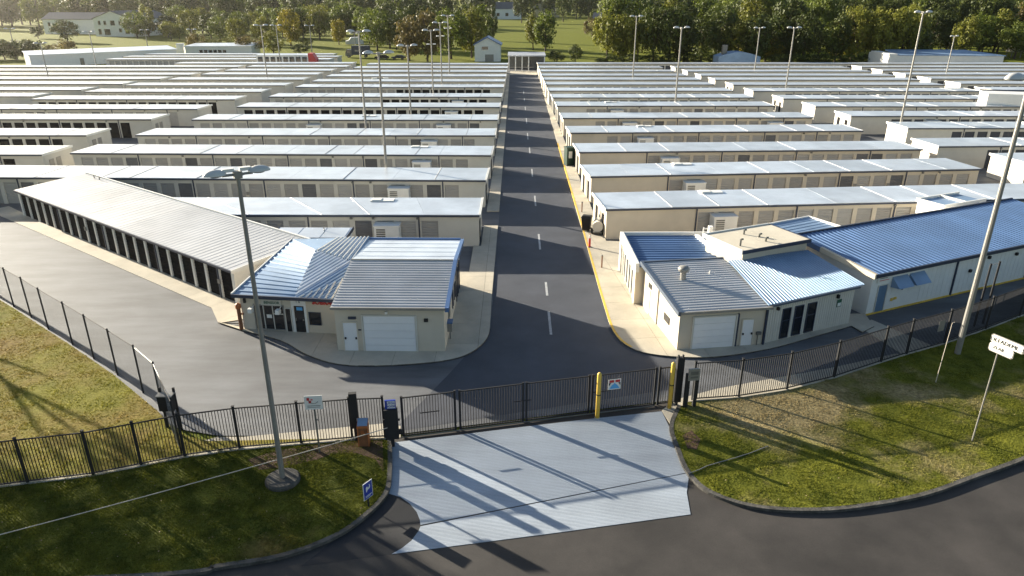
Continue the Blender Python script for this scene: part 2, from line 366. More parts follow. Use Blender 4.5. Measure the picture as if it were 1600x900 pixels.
tag(strip(KR, -0.20, 0.02, -0.05, 0.145).build('kerb', M_KERB), 'weathered concrete kerb curving round the lawn with the street name sign', 'kerb')
structure('mowing_strip', strip(FFL[1:], -0.16, 0.10, 0.0, 0.15), M_CONC)
structure('footing_strip', strip(FFR[:-1], -0.06, 0.22, 0.0, 0.15), M_CONC)
structure('mulch_bed', MB().prism([G(*p) for p in [(388,722),(430,708),(480,701),(545,694),(598,691),(600,742),(588,722),(560,712),(520,712),(495,722),(440,734),(405,738)]], 0.1, 0.142), M_MULCH)
structure('mulch_patch', MB().prism([G(*p) for p in [(1066,684),(1080,676),(1094,690),(1088,706),(1074,704)]], 0.1, 0.142), M_MULCH)
structure('tar_patch', MB().sheet([G(*p) for p in [(609,772),(627,778),(642,788),(653,801),(659,816),(656,830),(645,845),(630,857),(616,866),(470,885),(520,846),(570,815),(600,785)]], 0.005), M_TAR)
# concrete just inside the fences
structure('inner_apron', MB().sheet([G(*p) for p in [(318,702),(322,688),(340,683),(380,683),(600,662),(626,666),(626,684),(600,684),(470,693),(380,704)]], 0.02), M_CONC)
structure('gate_apron', MB().prism([G(*p) for p in [(1034,642),(1052,626),(1120,608),(1300,575),(1400,553),(1410,556),(1300,588),(1226,607),(1150,620),(1085,632),(1062,645),(1050,668)]], 0.0, 0.03), M_CONC)
# driveway of two cast slabs
drv = bpy.data.objects.new('driveway', None); COL.objects.link(drv); drv['kind'] = 'structure'
def jl(x): return 822+(x-655)*(738-822)/(1077-655)
top = [(612,692),(608,740),(606,771),(626,777),(640,787),(651,800),(656,812),(657,jl(657)-1.2),(1076,jl(1076)),(1062,700),(1046,668),(1034,643),(920,655),(820,667),(715,680)]
bot = [(657,jl(657)+1.2),(654,830),(643,845),(628,857),(612,866),(860,834),(1079,804),(1073,770),(1077,jl(1077)+1.2)]
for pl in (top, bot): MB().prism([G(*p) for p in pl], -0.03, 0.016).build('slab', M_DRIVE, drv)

# pavements: raised slabs with kerb edges
def pavement(name, poly, cx, cy, ang, z=0.12, m=None):
    o = bpy.data.objects.new(name, None); COL.objects.link(o); o['kind'] = 'structure'
    MB().prism(poly, -0.03, z-0.02).build('bedding', M_KERB, o)
    slabs(poly, cx, cy, ang, z-0.06, z, m or M_CONC, o); return o
PL = arc_pts([G(*p) for p in [(768,470),(766,505),(761,530),(735,553),(690,566),(600,573),(530,571),(480,556),(440,534),(382,519)]], 4)
pavement('office_pavement', PL + [(-20.6,44.6),(-18.2,43.6),(-18.2,54.5),(-3.8,54.5),(-3.8,61),(-3.1,61),(-3.1,67.2),(-1.72,67.2)], 2.6, 3.0, 0)
pavement('storage_apron', [(-20.6,44.6),(-22.1,47.2),(-56,72.6),(-54.8,74.2),(-51.2,71.3),(-20.1,48.2),(-18.6,45.5)], 3.0, 4.0, -36.7, 0.05)
PR = arc_pts([G(*p) for p in [(908,355),(925,415),(942,475),(958,520),(985,545),(1030,557),(1110,560),(1200,547),(1270,528),(1330,511)]], 4)
pavement('right_pavement', PR + [(23.4,43.3),(24.6,44.2),(24.9,46.3),(23.4,46.2),(22,49),(14,50),(13,62),(8.4,62.5),(8.3,67.0)], 2.6, 3.0, 6)
pavement('walkway', [G(*p) for p in [(1338,508),(1362,500),(1455,540),(1408,553)]], 2.6, 3.0, 24, 0.03)
tag(strip(PR[:17][::-1], -0.17, -0.01, 0.0, 0.126).build('painted_kerb', M_YLINE), 'yellow painted kerb edging the pavement of the triple-window building', 'kerb')
pr2 = bpy.data.objects.new('drive_pavement', None); COL.objects.link(pr2); pr2['kind'] = 'structure'
y = 67.2
while y < 222:
    L = 3.0 if y < 130 else 8.0
    xr = 8.2-(y-67)*0.0115
    MB().box(6.47, xr, y, y+L-0.02, -0.02, 0.12).build('slab', M_CONC, pr2); y += L
pl2 = bpy.data.objects.new('row_end_pavement', None); COL.objects.link(pl2); pl2['kind'] = 'structure'
y = 72.4
while y < 214:
    L = 3.0 if y < 130 else 8.0
    MB().box(-3.02+(y-72)*0.005, -1.72, y, y+L-0.02, -0.02, 0.10).build('slab', M_CONC, pl2); y += L
tag(strip([(6.47,67.2),(6.44,110)], -0.17, -0.005, 0.0, 0.126)
    .build('painted_kerb', M_YLINE), 'yellow painted kerb along the drive past the green cabinet', 'kerb')

# ================================================================== STORAGE ROWS
def door_mesh(w, h, m, name):
    mb = MB(); n = 10
    vs = []; fs = []
    for i in range(n):
        z0 = h*i/n; z1 = h*(i+1)/n
        vs += [(0,0,z0),(w,0,z0),(0,-0.025,z0+(z1-z0)*0.25),(w,-0.025,z0+(z1-z0)*0.25),(0,-0.025,z0+(z1-z0)*0.75),(w,-0.025,z0+(z1-z0)*0.75)]
    vs += [(0,0,h),(w,0,h)]
    for i in range(len(vs)//2-1): fs.append((2*i,2*i+1,2*i+3,2*i+2))
    mb.add(vs, fs); mb.box(w*0.45, w*0.55, -0.05, -0.02, 0.25, 0.31); mb.box(w*0.9, w*0.95, -0.05, -0.02, 0.95, 1.1)
    return mb.mesh(name, m)
DW, DH, SP = 1.5, 2.42, 1.87
DM = {'grey': door_mesh(DW, DH, M_DOOR, 'roll_up_door'), 'dark': door_mesh(DW, DH, M_DOORD, 'roll_up_door'), 'slate': door_mesh(DW, DH, M_DOORS, 'roll_up_door'), 'navy': door_mesh(DW, DH, M_DOORN, 'roll_up_door')}
ac_body = MB().box(0,2.2,-1.25,-0.02,0.75,2.25).box(-0.06,2.26,-1.3,0.0-0.02,2.25,2.33).mesh('air_conditioner', M_WHITE)
ac_leg = MB().box(-0.06,0.06,-1.2,-1.08,0,0.745).mesh('leg', M_DARKST)
ac_gr = MB(); 
for i in range(6): ac_gr.box(0.2,1.0,-1.28,-1.25,0.9+i*0.2,1.02+i*0.2)
ac_gr = ac_gr.mesh('grille', M_DARKST)
hatch = MB().box(0,2.2,0,1.0,0,0.14).box(0.1,1.0,0.1,0.9,0.14,0.2).mesh('roof_hatch', M_WHITE)
lamp_m = MB().box(0,0.22,-0.16,0,0,0.16).mesh('wall_light', M_DARKST)
cap_m = MB().box(0,0.3,-0.1,0,0,0.34).mesh('meter_box', M_STEEL)
def storage_row(name, label, group, ox, oy, L, rz, doors='grey', near=True, m0=1.0, m1=1.0, acs=(), Hw=2.92, D=6.0, sk1=0.0, sk0=0.0, wall=None,
                dark_p=0.06, endw=None, sp=SP, ribs=False, rise=-0.12, seed=0, hatches=()):
    rnd = random.Random(seed*31+5)
    wm = wall or M_WALL
    t = thing(name, label, 'building', (ox, oy, 0), rz, group)
    n = max(1, int((L-m0-m1)/sp)); xs = [m0 + i*(L-m0-m1)/n + ((L-m0-m1)/n-DW)/2 for i in range(n)]
    w = MB()
    b = [(0.0,0.2),(L,0.2),(L+sk1*D,D),(0+sk0*D,D)]
    w.hexa([(x,y,0) for x,y in b], [(x,y,Hw+(rise*y/D)-0.02) for x,y in b])
    w.box(0, L, 0, 0.24, DH, Hw-0.01)
    e = 0.0
    for x in xs:
        if x-e > 0.03: w.box(e, x, 0, 0.24, 0, DH)
        e = x+DW
    if L-e > 0.03: w.box(e, L, 0, 0.24, 0, DH)
    w.build('wall', wm, t)
    dk = doors
    if near:
        for x in xs:
            k = dk if dk in ('dark', 'navy') else ('slate' if rnd.random() < dark_p else 'grey')
            if dk == 'mix': k = 'dark' if (x/L > 0.45) else 'grey'
            link('roll_up_door', DM[k], t, None, (x, 0.13, 0))
        for i in range(1, int(L/9)+1):
            if i*9.2 < L-0.5:
                xx = min(xs, key=lambda q: abs(q-i*9.2))-0.2
                MB().box(xx-0.06, xx+0.06, -0.09, -0.003, 0.02, Hw-0.08).build('downspout', M_TRIM, t)
        for i in range(3):
            q = xs[rnd.randrange(len(xs))]
            link('wall_light', lamp_m, t, None, (q+DW+0.08, -0.002, DH+0.15))
        for i in range(2):
            q = xs[rnd.randrange(len(xs))]
            link('meter_box', cap_m, t, None, (q-0.33, -0.002, 1.2))
    else:
        d = MB()
        for x in xs: d.box(x, x+DW, 0.12, 0.19, 0, DH)
        d.build('roll_up_doors', {'dark': M_DOORD, 'mix': M_DOORD, 'navy': M_DOORN}.get(dk, M_DOOR), t, 'stuff')
    # roof: deck, gutter, rakes and the sheets on top
    ov = 0.18
    def P(x, y, z): return (x, y, Hw+rise*y/D+z)
    x0, x1 = -0.12, L+0.12
    bx = [(x0,-ov),(x1,-ov),(x1+sk1*D,D+0.12),(x0+sk0*D,D+0.12)]
    roof = MB().hexa([P(x,y,0.0) for x,y in bx], [P(x,y,0.07) for x,y in bx]).build('roof', M_ROOF, t)
    MB().box(x0, x1, -ov-0.10, -ov-0.003, Hw-0.10, Hw+0.06).build('gutter', M_TRIM, t)
    if endw:
        s = endw
        xa, xb = (x0-0.09, x0-0.004) if s < 0 else (x1+0.004, x1+0.09)
        MB().hexa([P(xa,-ov-0.1,-0.12),P(xb,-ov-0.1,-0.12),P(xb,D+0.14,-0.12),P(xa,D+0.14,-0.12)],
                  [P(xa,-ov-0.1,0.16),P(xb,-ov-0.1,0.16),P(xb,D+0.14,0.16),P(xa,D+0.14,0.16)]).build('rake_trim', M_WHITE, t)
    if ribs:
        half = 0.56*L
        k = 7
        for i in range(k):
            a = x0+half*i/k; c = x0+half*(i+1)/k-0.03
            f = lambda x, y: (x + (sk0*(1-x/L)+sk1*x/L)*y)
            ribbed(P(a,-ov,0.1), P(a,D,0.1), P(c,D,0.1), P(c,-ov,0.1), 4, 0.012, 0.1).build('roof_panel', M_ROOFM, roof)
        ribbed(P(x0+half,-ov,0.1), P(x0+half,D,0.1), P(x1,D,0.1), P(x1,-ov,0.1), 30, 0.016, 0.25).build('roof_panel', M_ROOFM, roof)
    elif near:
        k = max(1, int(round(L/5.2))); e = x0
        for i in range(k):
            c = x0+(x1-x0)*(i+1)/k + (rnd.uniform(-1.2,1.2) if i < k-1 else 0); a = e; e = c; c -= 0.035
            ta, tc = sk0*(1-i/k)+sk1*(i/k), sk0*(1-(i+1)/k)+sk1*((i+1)/k)
            zz = 0.10+rnd.uniform(0,0.02)
            MB().hexa([P(a,-ov+0.01,0.073),P(c,-ov+0.01,0.073),P(c+tc*D,D+0.1,0.073),P(a+ta*D,D+0.1,0.073)],
                      [P(a,-ov+0.01,zz),P(c,-ov+0.01,zz),P(c+tc*D,D+0.1,zz),P(a+ta*D,D+0.1,zz)]).build('roof_panel', M_ROOF, roof)
            if rnd.random() < 0.55: 
                MB().hexa([P(c-0.07,-ov,zz+0.003),P(c+0.0,-ov,zz+0.003),P(c+0.0+tc*D,D+0.1,zz+0.003),P(c-0.07+tc*D,D+0.1,zz+0.003)],
                      [P(c-0.07,-ov,zz+0.035),P(c+0.0,-ov,zz+0.035),P(c+0.0+tc*D,D+0.1,zz+0.035),P(c-0.07+tc*D,D+0.1,zz+0.035)]).build('seam_cap', M_ROOFG if rnd.random() < 0.75 else M_WHITE, roof)
    for x in acs:
        a = link('air_conditioner', ac_body, t, None, (x, -0.03, 0)); link('leg', ac_leg, a, None, (0.16,0,0)); link('leg', ac_leg, a, None, (2.04,0,0)); link('grille', ac_gr, a)
    for x, y in hatches: link('roof_hatch', hatch, t, None, (x, y, Hw+rise*(y+1)/D+0.1))
    return t
def end_doors(t, x, side, n=3, D=6.0, m=None):
    for i in range(n):
        y = 1.0+i*1.45
        mb = MB()
        a, b = (x-0.05, x-0.004) if side < 0 else (x+0.004, x+0.05)
        mb.box(a, b, y, y+0.95, 0.1, 2.1).build('end_door', m or (M_DOORD if i % 2 == 0 else M_DOOR), t)

LF = [61.2,74.2,87.1,100.6,114.2,128.3,142.2,158.1,169.4,180.8,192.1,202.9,214.0]
LI = [-3.3,-3.25,-3.1,-3.0,-2.95,-2.9,-2.85,-2.75,-2.65,-2.55,-2.5,-2.4,-2.4]
LO = [-27.4,-72,-55.4,-53.4,-51.2,-49.2,-48,-47.4,-46.9,-46.4,-45.7,-44.4,-43]
RF = [63.2,76.0,89.1,102.7,116.1,129.9,141.2,152.2,163.5,173.4,182.8,193.5,204.0,216.5]
RI = [8.4,8.25,8.1,8.0,7.7,7.5,7.25,6.95,6.8,6.75,6.6,6.6,6.5,6.5]
RO = [62,52.6,51.9,50.4,48,46.2,46,45,44,43.6,42.5,41.5,40.5,150]
RA = [5.3,5.0,2.6,2.6,1.2,0.4,0.3,0,0,0,0,0,0,0]
ORD = ['first','second','third','fourth','fifth','sixth','seventh','eighth','ninth','tenth','eleventh','twelfth','thirteenth','fourteenth','fifteenth','sixteenth']
for k in range(13):
    L = LI[k]-LO[k]; rz = R(-1.2) if 0 < k < 3 else 0
    ox = LI[k]-L*math.cos(rz); oy = LF[k]-L*math.sin(rz)
    acs = [L-9.2] if k in (0,) else ([L-10.2] if k in (1,3) else ([L-9.5] if k < 7 else []))
    if k == 4: acs.append(L-30)
    hs = [(L-10.5,4.4)] if k in (0,2) else ([(L-22,3)] if k in (4,8) else [])
    t = storage_row('storage_building', 'long pale storage building of roll-up doors, %s row behind the glass-door office' % ORD[k], 'storage rows on the office side of the drive',
        ox, oy, L, rz, doors={5:'dark',6:'mix',7:'mix',8:'dark'}.get(k,'grey'), near=k < 8, m0=0.8, m1=2.6 if k else 3.4, acs=acs, seed=k+1, endw=1,
        sk0=-1.3 if k == 0 else 0, wall=M_WALLG, hatches=hs, dark_p=0.09)
    if k < 7: end_doors(t, L, 1, 2)
for k in range(14):
    L = RO[k]-RI[k]
    acs = [9.8] if k == 0 else ([10.2] if k in (1,2) else ([9.5] if k < 7 else []))
    t = storage_row('storage_building', 'long cream storage building of roll-up doors, %s row behind the triple-window building' % ORD[k], 'storage rows across the drive from the office',
        RI[k], RF[k], L/math.cos(R(RA[k])), R(RA[k]), doors='navy' if k >= 6 else 'grey', wall=M_WALLG if k > 4 else None, near=k < 7, m0=8.5 if k < 3 else 5.0, m1=0.8, acs=acs+([33.0] if k in (0,4) else []), seed=k+40, endw=-1,
        hatches=[(10.5,4.6)] if k in (0,1,3) else ([(9,4)] if k in (5,) else []), dark_p=0.10)
    if k < 7: end_doors(t, 0, -1, 3)
# second block on the left, beyond the cross aisle
L2 = [(87.2,-58.5,-125,'dark'),(100.4,-60.4,-110,'dark'),(114.5,-58,-100,'dark'),(125.7,-55.3,-98,'grey'),(138.2,-53.4,-92,'dark'),(150,-52.3,-88.5,'grey'),(161.5,-50.9,-86,'dark'),
      (173.3,-50.2,-82,'grey'),(185.2,-50,-79,'grey'),(195.3,-48.9,-77,'grey'),(206.5,-47.5,-75,'grey'),(217.0,-48,-100,'grey'),(231.5,-58,-128,'grey'),(242,-58,-128,'grey'),(252.5,-62,-126,'grey')]
for k, (y, xr, xl, d) in enumerate(L2):
    t = storage_row('storage_building', 'storage building beyond the cross aisle past the office rows, %s from the street' % ORD[k], 'second block of storage rows past the office rows',
        xl, y, xr-xl, 0, doors=d, near=k < 5, m0=0.8, m1=3.4, seed=k+80, endw=1, wall=M_WALLG, dark_p=0.05)
    if k < 3: end_doors(t, xr-xl, 1, 2, m=M_STEEL)
L3 = [(131,-100,-160,'grey'),(142.7,-94.8,-160,'dark'),(153,-91,-160,'dark'),(164,-88,-165,'grey'),(174.5,-84.4,-165,'grey'),(184.5,-81.5,-165,'grey'),(195.2,-79.4,-165,'grey'),(206,-77.4,-165,'grey')]
for k, (y, xr, xl, d) in enumerate(L3):
    storage_row('storage_building', 'storage building in the block beside the big white sheds, %s from the street' % ORD[k], 'third block of storage rows near the white sheds',
        xl, y, xr-xl, 0, doors=d, near=False, m0=0.8, m1=6.5, seed=k+100, endw=1, wall=M_WALLG)
# second and third block on the right
R2 = [(82.8,60.0,98,'dark',5.0),(93.0,55.2,110,'dark',2.6),(106.9,58.3,104,'dark',0.6),(118.4,54.9,100,'dark',0.4),(129.5,53.4,97,'mix',0),(139.8,51.3,96,'dark',0),(151.6,49.2,96,'dark',0),(163,48.3,95,'dark',0),
      (173.4,47,95,'dark',0),(183,46,94,'dark',0),(193.5,45,93,'grey',0),(204,44,92,'grey',0)]
for k, (y, xl, xr, d, a) in enumerate(R2):
    t = storage_row('storage_building', 'storage building beyond the cross aisle past the triple-window building, %s from the street' % ORD[k], 'second block of storage rows past the triple-window building',
        xl, y, (xr-xl), R(a), wall=M_WALLG, doors='navy' if d == 'dark' else d, near=k < 7, m0=6.5, m1=0.8, seed=k+120, endw=-1, acs=[12.0] if k in (0,3,5) else ([24.0] if k in (2,4,6) else []), hatches=[(20,4)] if k in (2,5) else [])
    if k in (3,5,7): end_doors(t, 0, -1, 3)
R3 = [(118.4,104,160,'dark'),(131.5,101,160,'grey'),(142.5,100,165,'dark'),(154,100,165,'dark'),(165.5,100,165,'grey'),(176,99,165,'dark'),(186,98,165,'grey'),(196,97,165,'grey'),(206,96,165,'grey')]
for k, (y, xl, xr, d) in enumerate(R3):
    storage_row('storage_building', 'storage building in the block nearest the white caravan, %s from the street' % ORD[k], 'third block of storage rows by the caravan',
        xl, y, (xr-xl), 0, wall=M_WALLG, doors='navy', near=False, m0=1.5, m1=0.8, seed=k+140, endw=-1)
# the long diagonal row with black doors beside the left drive
BL = math.hypot(30.6, 22.85); BA = math.atan2(-22.85, 30.6)
t = storage_row('storage_building', 'diagonal storage building with a line of black roll-up doors beside the fenced lawn', None,
    -51.0, 70.75, BL, BA, doors='dark', m0=0.3, m1=0.25, Hw=2.66, D=6.7, sp=1.72, ribs=True, rise=0.42, seed=200, wall=M_WHITE, endw=1)
MB().hexa([(0,6.83,2.85),(BL,6.83,2.85),(BL,7.0,2.85),(0,7.0,2.85)],[(0,6.83,3.3),(BL,6.83,3.3),(BL,7.0,3.3),(0,7.0,3.3)]).build('parapet', M_WHITE, t)
for x in (3.0, 4.2): MB().tube((x,6.4,3.0),(x,6.4,3.55),0.05).tube((x,6.4,3.5),(x+0.4,6.4,3.5),0.05).build('vent_pipe', M_DARKST, t)


# ================================================================== FRONT BUILDINGS
def wall_poly(t, poly, zt, m, name='wall'): return MB().prism(poly, 0, zt).build(name, m, t)
def framed(t, name, u0, u1, z0, z1, m, fm=None, fw=0.07, y=0.0, sub='frame', d=0.02):
    o = MB().box(u0, u1, y-d, y-0.003, z0, z1).build(name, m, t)
    if fm:
        f = MB().box(u0-fw, u0-0.002, y-d-0.05, y-0.003, z0, z1+fw).box(u1+0.002, u1+fw, y-d-0.05, y-0.003, z0, z1+fw).box(u0, u1, y-d-0.05, y-0.003, z1+0.002, z1+fw)
        if z0 > 0.15: f.box(u0-fw, u1+fw, y-d-0.06, y-0.003, z0-fw, z0-0.002)
        f.build(sub, fm, o)
    return o
def sectional(t, name, u0, u1, z1, m, n=5, y=0.0):
    o = MB().box(u0, u1, y-0.02, y-0.003, 0.02, z1).build(name, M_WALLG, t)
    for i in range(n):
        a = 0.03+(z1-0.03)*i/n; b = 0.03+(z1-0.03)*(i+1)/n-0.012
        MB().box(u0+0.04, u1-0.04, y-0.045, y-0.021, a, b).build('door_panel', m, o)
    MB().box(u0-0.09, u0-0.002, y-0.09, y-0.003, 0.0, z1+0.08).box(u1+0.002, u1+0.09, y-0.09, y-0.003, 0, z1+0.08).box(u0, u1, y-0.09, y-0.003, z1+0.002, z1+0.08).build('frame', M_WALLG if n == 5 else M_SLATE, o)
    return o
# --- garage wing of the office (A)
t = thing('garage_building', 'cream garage with a wide white sectional door and ribbed grey gable roof by the drive', 'building', (-11.3, 40.4, 0), R(-0.6))
W, D = 6.85, 11.3
MB().add([(0,0,0),(W,0,0),(W,D,0),(0,D,0),(0,0,3.2),(W,0,3.2),(W,D,3.6),(0,D,3.6),(0,5.7,4.05),(W,5.7,4.05)],
         [(0,1,5,4),(2,3,7,6),(1,2,6,9,5),(3,0,4,8,7),(4,5,9,8),(8,9,6,7)]).build('wall', M_WALL, t)
ribbed((-0.1,-0.35,3.27),(W+0.12,-0.35,3.27),(W+0.12,5.7,4.16),(-0.1,5.7,4.16), 19, 0.04).build('roof', M_ROOFG, t)
ribbed((-0.1,5.73,4.15),(W+0.12,5.73,4.15),(W+0.12,D+0.3,3.70),(-0.1,D+0.3,3.70), 5, 0.02, 0.1).build('roof', M_ROOF, t)
MB().box(-0.1,W+0.1,5.64,5.8,4.17,4.23).build('ridge_cap', M_DARKST, t)
MB().box(-0.12,W+0.2,-0.47,-0.36,3.14,3.3).build('gutter', M_STEEL, t)
for (y0,z0,y1,z1) in ((-0.47,3.22,5.7,4.14),(5.7,4.14,D+0.35,3.68)):
    MB().hexa([(W+0.13,y0,z0-0.18),(W+0.38,y0,z0-0.18),(W+0.38,y1,z1-0.18),(W+0.13,y1,z1-0.18)],[(W+0.13,y0,z0+0.10),(W+0.38,y0,z0+0.10),(W+0.38,y1,z1+0.10),(W+0.13,y1,z1+0.10)]).build('rake_trim', M_BTRIM, t)
MB().box(-0.05,W+0.13,D+0.31,D+0.45,3.5,3.82).build('back_trim', M_BTRIM, t)
sectional(t, 'garage_door', 1.75, 5.05, 2.55, M_DOORW)
d = framed(t, 'door', 0.47, 1.32, 0.02, 2.08, M_DOORW, M_WALL); MB().box(0.53,0.62,-0.1,-0.021,0.95,1.07).box(1.2,1.29,-0.1,-0.021,0.95,1.07).build('handle', M_BLACK, d)
MB().box(0.85,1.35,-0.12,-0.003,2.35,2.5).build('wall_light', M_TRIM, t); MB().box(5.6,5.85,-0.14,-0.003,2.2,2.4).build('wall_light', M_BLACK, t)
MB().box(3.2,3.35,-0.2,-0.003,2.75,2.9).build('wall_light', M_WHITE, t); MB().box(1.42,1.6,-0.05,-0.003,1.55,1.62).build('sign_plate', M_TRIM, t)
for (y0,y1,z0,z1) in ((9.6,10.5,0.1,2.4),(8.0,8.9,0.1,2.4),(6.6,7.1,0.9,2.0),(5.1,5.5,0.9,2.0)):
    w = MB().box(W+0.003,W+0.03,y0,y1,z0,z1).build('window', M_GLASS, t)
    MB().box(W+0.003,W+0.07,y0-0.07,y0-0.002,z0-0.05,z1+0.06).box(W+0.003,W+0.07,y1+0.002,y1+0.07,z0-0.05,z1+0.06).build('frame', M_TRIM, w)
MB().box(W+0.003,W+0.3,1.6,2.0,0.7,1.3).tube((W+0.15,1.8,0.1),(W+0.15,1.8,0.7),0.05).build('utility_meter', M_STEEL, t)
MB().box(W+0.003,W+0.36,1.5,2.1,1.32,1.42).build('meter_hood', M_BTRIM, t)
MB().box(W+0.003,W+0.05,2.4,3.3,1.2,1.9).build('notice', M_DARKST, t)

# --- office with hipped blue roof (B)
t = thing('office_building', 'cream office with a shop window, glass door and hipped blue metal roof with painted reflections', 'building', (-18.4, 43.55, 0), 0)
def lb(x, y): return (x+18.4, y-43.55)
fw = [(0,0),(6.96,-0.82),(6.96,8.6),(1.0,8.9)]
wall_poly(t, fw, [2.72,2.72,3.3,3.2], M_WALL)
FL=(-0.3,-0.38,2.80); MM=(3.95,-0.88,2.80); FR=(6.98,-1.22,2.80); AP=(4.1,4.4,4.25); AR=(7.15,2.6,4.02); BLq=(1.1,9.0,3.55); BR=(7.15,8.7,3.8); TP=(4.5,8.85,3.68)
ribbed(FL, MM, AP, BLq, 14, 0.05).build('roof', M_ROOFLB, t)
ribbed(MM, AR, AP, AP, 11, 0.05, 0.4).build('roof', M_ROOF, t)  # pale plane: reflected sun on the blue roof put into its colour
ribbed(AR, MM, FR, FR, 9, 0.05, 0.5).build('roof', M_ROOFLB, t)
ribbed(TP, AP, AR, BR, 9, 0.07, 0.45).build('roof', M_ROOFLB, t)
MB().add([AP, TP, BLq], [(0,1,2)]).build('roof', M_ROOFLB, t)
for i in range(9):
    e = lerp(AP, AR, (i+0.62)/9); f_ = lerp(TP, BR, (i+0.62)/9); MB().tube((e[0],e[1],e[2]+0.07),(f_[0],f_[1],f_[2]+0.07),0.05,n=5).build('reflection_stripe', M_WHITE, t)  # white ribs paint bright reflections as stripes on the back slope
for i in range(6):
    k_ = (i+0.8)/7; e = lerp(MM, FR, k_); f_ = lerp(MM, AR, k_); MB().tube((e[0],e[1],e[2]+0.04),(lerp(e,f_,0.62)[0]+0.25,lerp(e,f_,0.62)[1],lerp(e,f_,0.62)[2]+0.05),0.06,n=5).build('reflection_stripe', M_WHITE, t)  # more painted reflection stripes, on the lower right of the front slope
g1, g2 = Vector((-0.33,-0.42,0)), Vector((6.98,-1.28,0))
dv = (g2-g1).normalized(); nv = Vector((dv.y,-dv.x,0))
MB().hexa([g1+Vector((0,0,2.64)),g1+nv*0.12+Vector((0,0,2.64)),g2+nv*0.12+Vector((0,0,2.64)),g2+Vector((0,0,2.64))][::-1],
          [g1+Vector((0,0,2.86)),g1+nv*0.12+Vector((0,0,2.86)),g2+nv*0.12+Vector((0,0,2.86)),g2+Vector((0,0,2.86))][::-1]).build('gutter', M_TRIM, t)
MB().tube((-0.34,-0.4,2.86),(1.05,9.0,3.6),0.07,n=4).build('rake_trim', M_WHITE, t)
# front fittings sit in a frame of their own along the slanted wall
FA = math.atan2(-0.82, 6.96)
def on_front(o): o.rotation_euler = (0,0,FA); return o
o = on_front(framed(t, 'shop_window', 0.95, 2.95, 0.25, 1.95, M_GLASS, M_STEEL))
MB().box(1.55,1.61,-0.06,-0.021,0.25,1.95).box(2.2,2.26,-0.06,-0.021,0.25,1.95).box(2.26,2.95,-0.06,-0.021,1.35,1.41).build('mullion', M_WALLG, o)
MB().box(1.75,2.1,-0.035,-0.021,1.05,1.3).build('notice', M_WHITE, o)
on_front(framed(t, 'side_window', 3.1, 3.45, 0.1, 1.8, M_GLASS, M_WALLG))
o = on_front(framed(t, 'door', 3.72, 4.42, 0.05, 2.05, M_GLASS, M_WHITE, 0.16)); MB().box(3.78,3.83,-0.1,-0.021,0.95,1.15).box(4.28,4.36,-0.1,-0.021,1.0,1.08).build('handle', M_STEEL, o)
MB().box(3.9,4.3,-0.04,-0.021,1.72,1.95).build('door_sticker', M_SKYB, o)
MB().box(3.56,4.58,-0.075,-0.003,2.22,2.5).build('door_header', M_WHITE, o)
q = link('lettering', text_mesh('1 &', 0.24, M_DARKST), o, None, (4.07,-0.085,2.36), (math.pi/2,0,0))
on_front(framed(t, 'window', 4.75, 5.5, 0.75, 1.6, M_GLASS, M_TRIM, 0.04))
sg = on_front(MB().box(1.5,2.9,-0.12,-0.003,2.02,2.42).build('fascia_sign', M_WALLG, t)); link('lettering', text_mesh('BENSSOR', 0.26, M_GLET, 0.006), sg, None, (2.25,-0.13,2.21), (math.pi/2,0,0))
on_front(MB().box(0.8,2.9,-0.2,-0.003,2.46,2.52).build('sign_light_bar', M_TRIM, t))
o = link('lettering', text_mesh('SOBRAG', 0.42, M_RED, 0.012, 0.03), t, None, (0,0,0)); o.name = 'red_lettering'
o.matrix_local = Matrix.Rotation(FA,4,'Z') @ Matrix.Translation((5.85,-0.05,2.36)) @ Matrix.Rotation(math.pi/2,4,'X')
for u in (0.95, 2.85): on_front(MB().tube((u,-0.02,1.95),(u,-0.45,1.85),0.03).box(u-0.13,u+0.13,-0.75,-0.4,1.65,1.95).build('flood_light', M_WHITE, t))
on_front(MB().box(0.28,0.42,-0.15,-0.003,2.1,2.4).build('wall_light', M_BLACK, t))

# --- low shed behind the office
t = thing('flat_roof_shed', 'small white flat-roofed shed tucked behind the hipped blue roof', 'building', (-19.8, 54.6, 0), 0)
MB().box(0,6.0,0,2.6,0,2.85).build('wall', M_WHITE, t); MB().box(-0.1,6.1,-0.1,2.7,2.86,2.98).build('roof', M_ROOF, t)
for x in (-0.16,6.11): MB().box(x,x+0.05,-0.16,2.76,2.78,3.06).build('rake_trim', M_TRIM, t)
MB().box(-0.1,6.1,-0.16,-0.103,2.78,3.0).build('gutter', M_TRIM, t); MB().tube((3.9,1.8,2.98),(3.9,1.8,3.5),0.04).build('vent_pipe', M_STEEL, t)
for i in range(3): MB().box(0.05+i*2.0,1.95+i*2.0,-0.05,2.65,2.985,3.01).build('roof_panel', M_ROOF, t)

# --- right garage (D)
t = thing('garage_building', 'cream garage with white door and ribbed grey roof carrying a mushroom vent', 'building', (10.33, 40.59, 0), R(8.44))
W, D = 5.72, 7.1
MB().hexa([(0,0,0),(W,0,0),(W,D,0),(0,D,0)],[(0,0,2.78),(W,0,2.78),(W,D,3.3),(0,D,3.3)]).build('wall', M_WALL, t)
ribbed((-0.1,-0.3,2.86),(W+0.2,-0.3,2.86),(W+0.2,D+0.05,3.4),(-0.1,D+0.05,3.4), 22, 0.04).build('roof', M_ROOFG, t)
MB().box(-0.15,W+0.25,-0.44,-0.31,2.74,2.9).build('gutter', M_STEEL, t)
MB().hexa([(-0.30,-0.44,2.66),(-0.11,-0.44,2.66),(-0.11,D+0.1,3.22),(-0.30,D+0.1,3.22)],[(-0.30,-0.44,2.96),(-0.11,-0.44,2.96),(-0.11,D+0.1,3.5),(-0.30,D+0.1,3.5)]).build('rake_trim', M_SLATE, t)
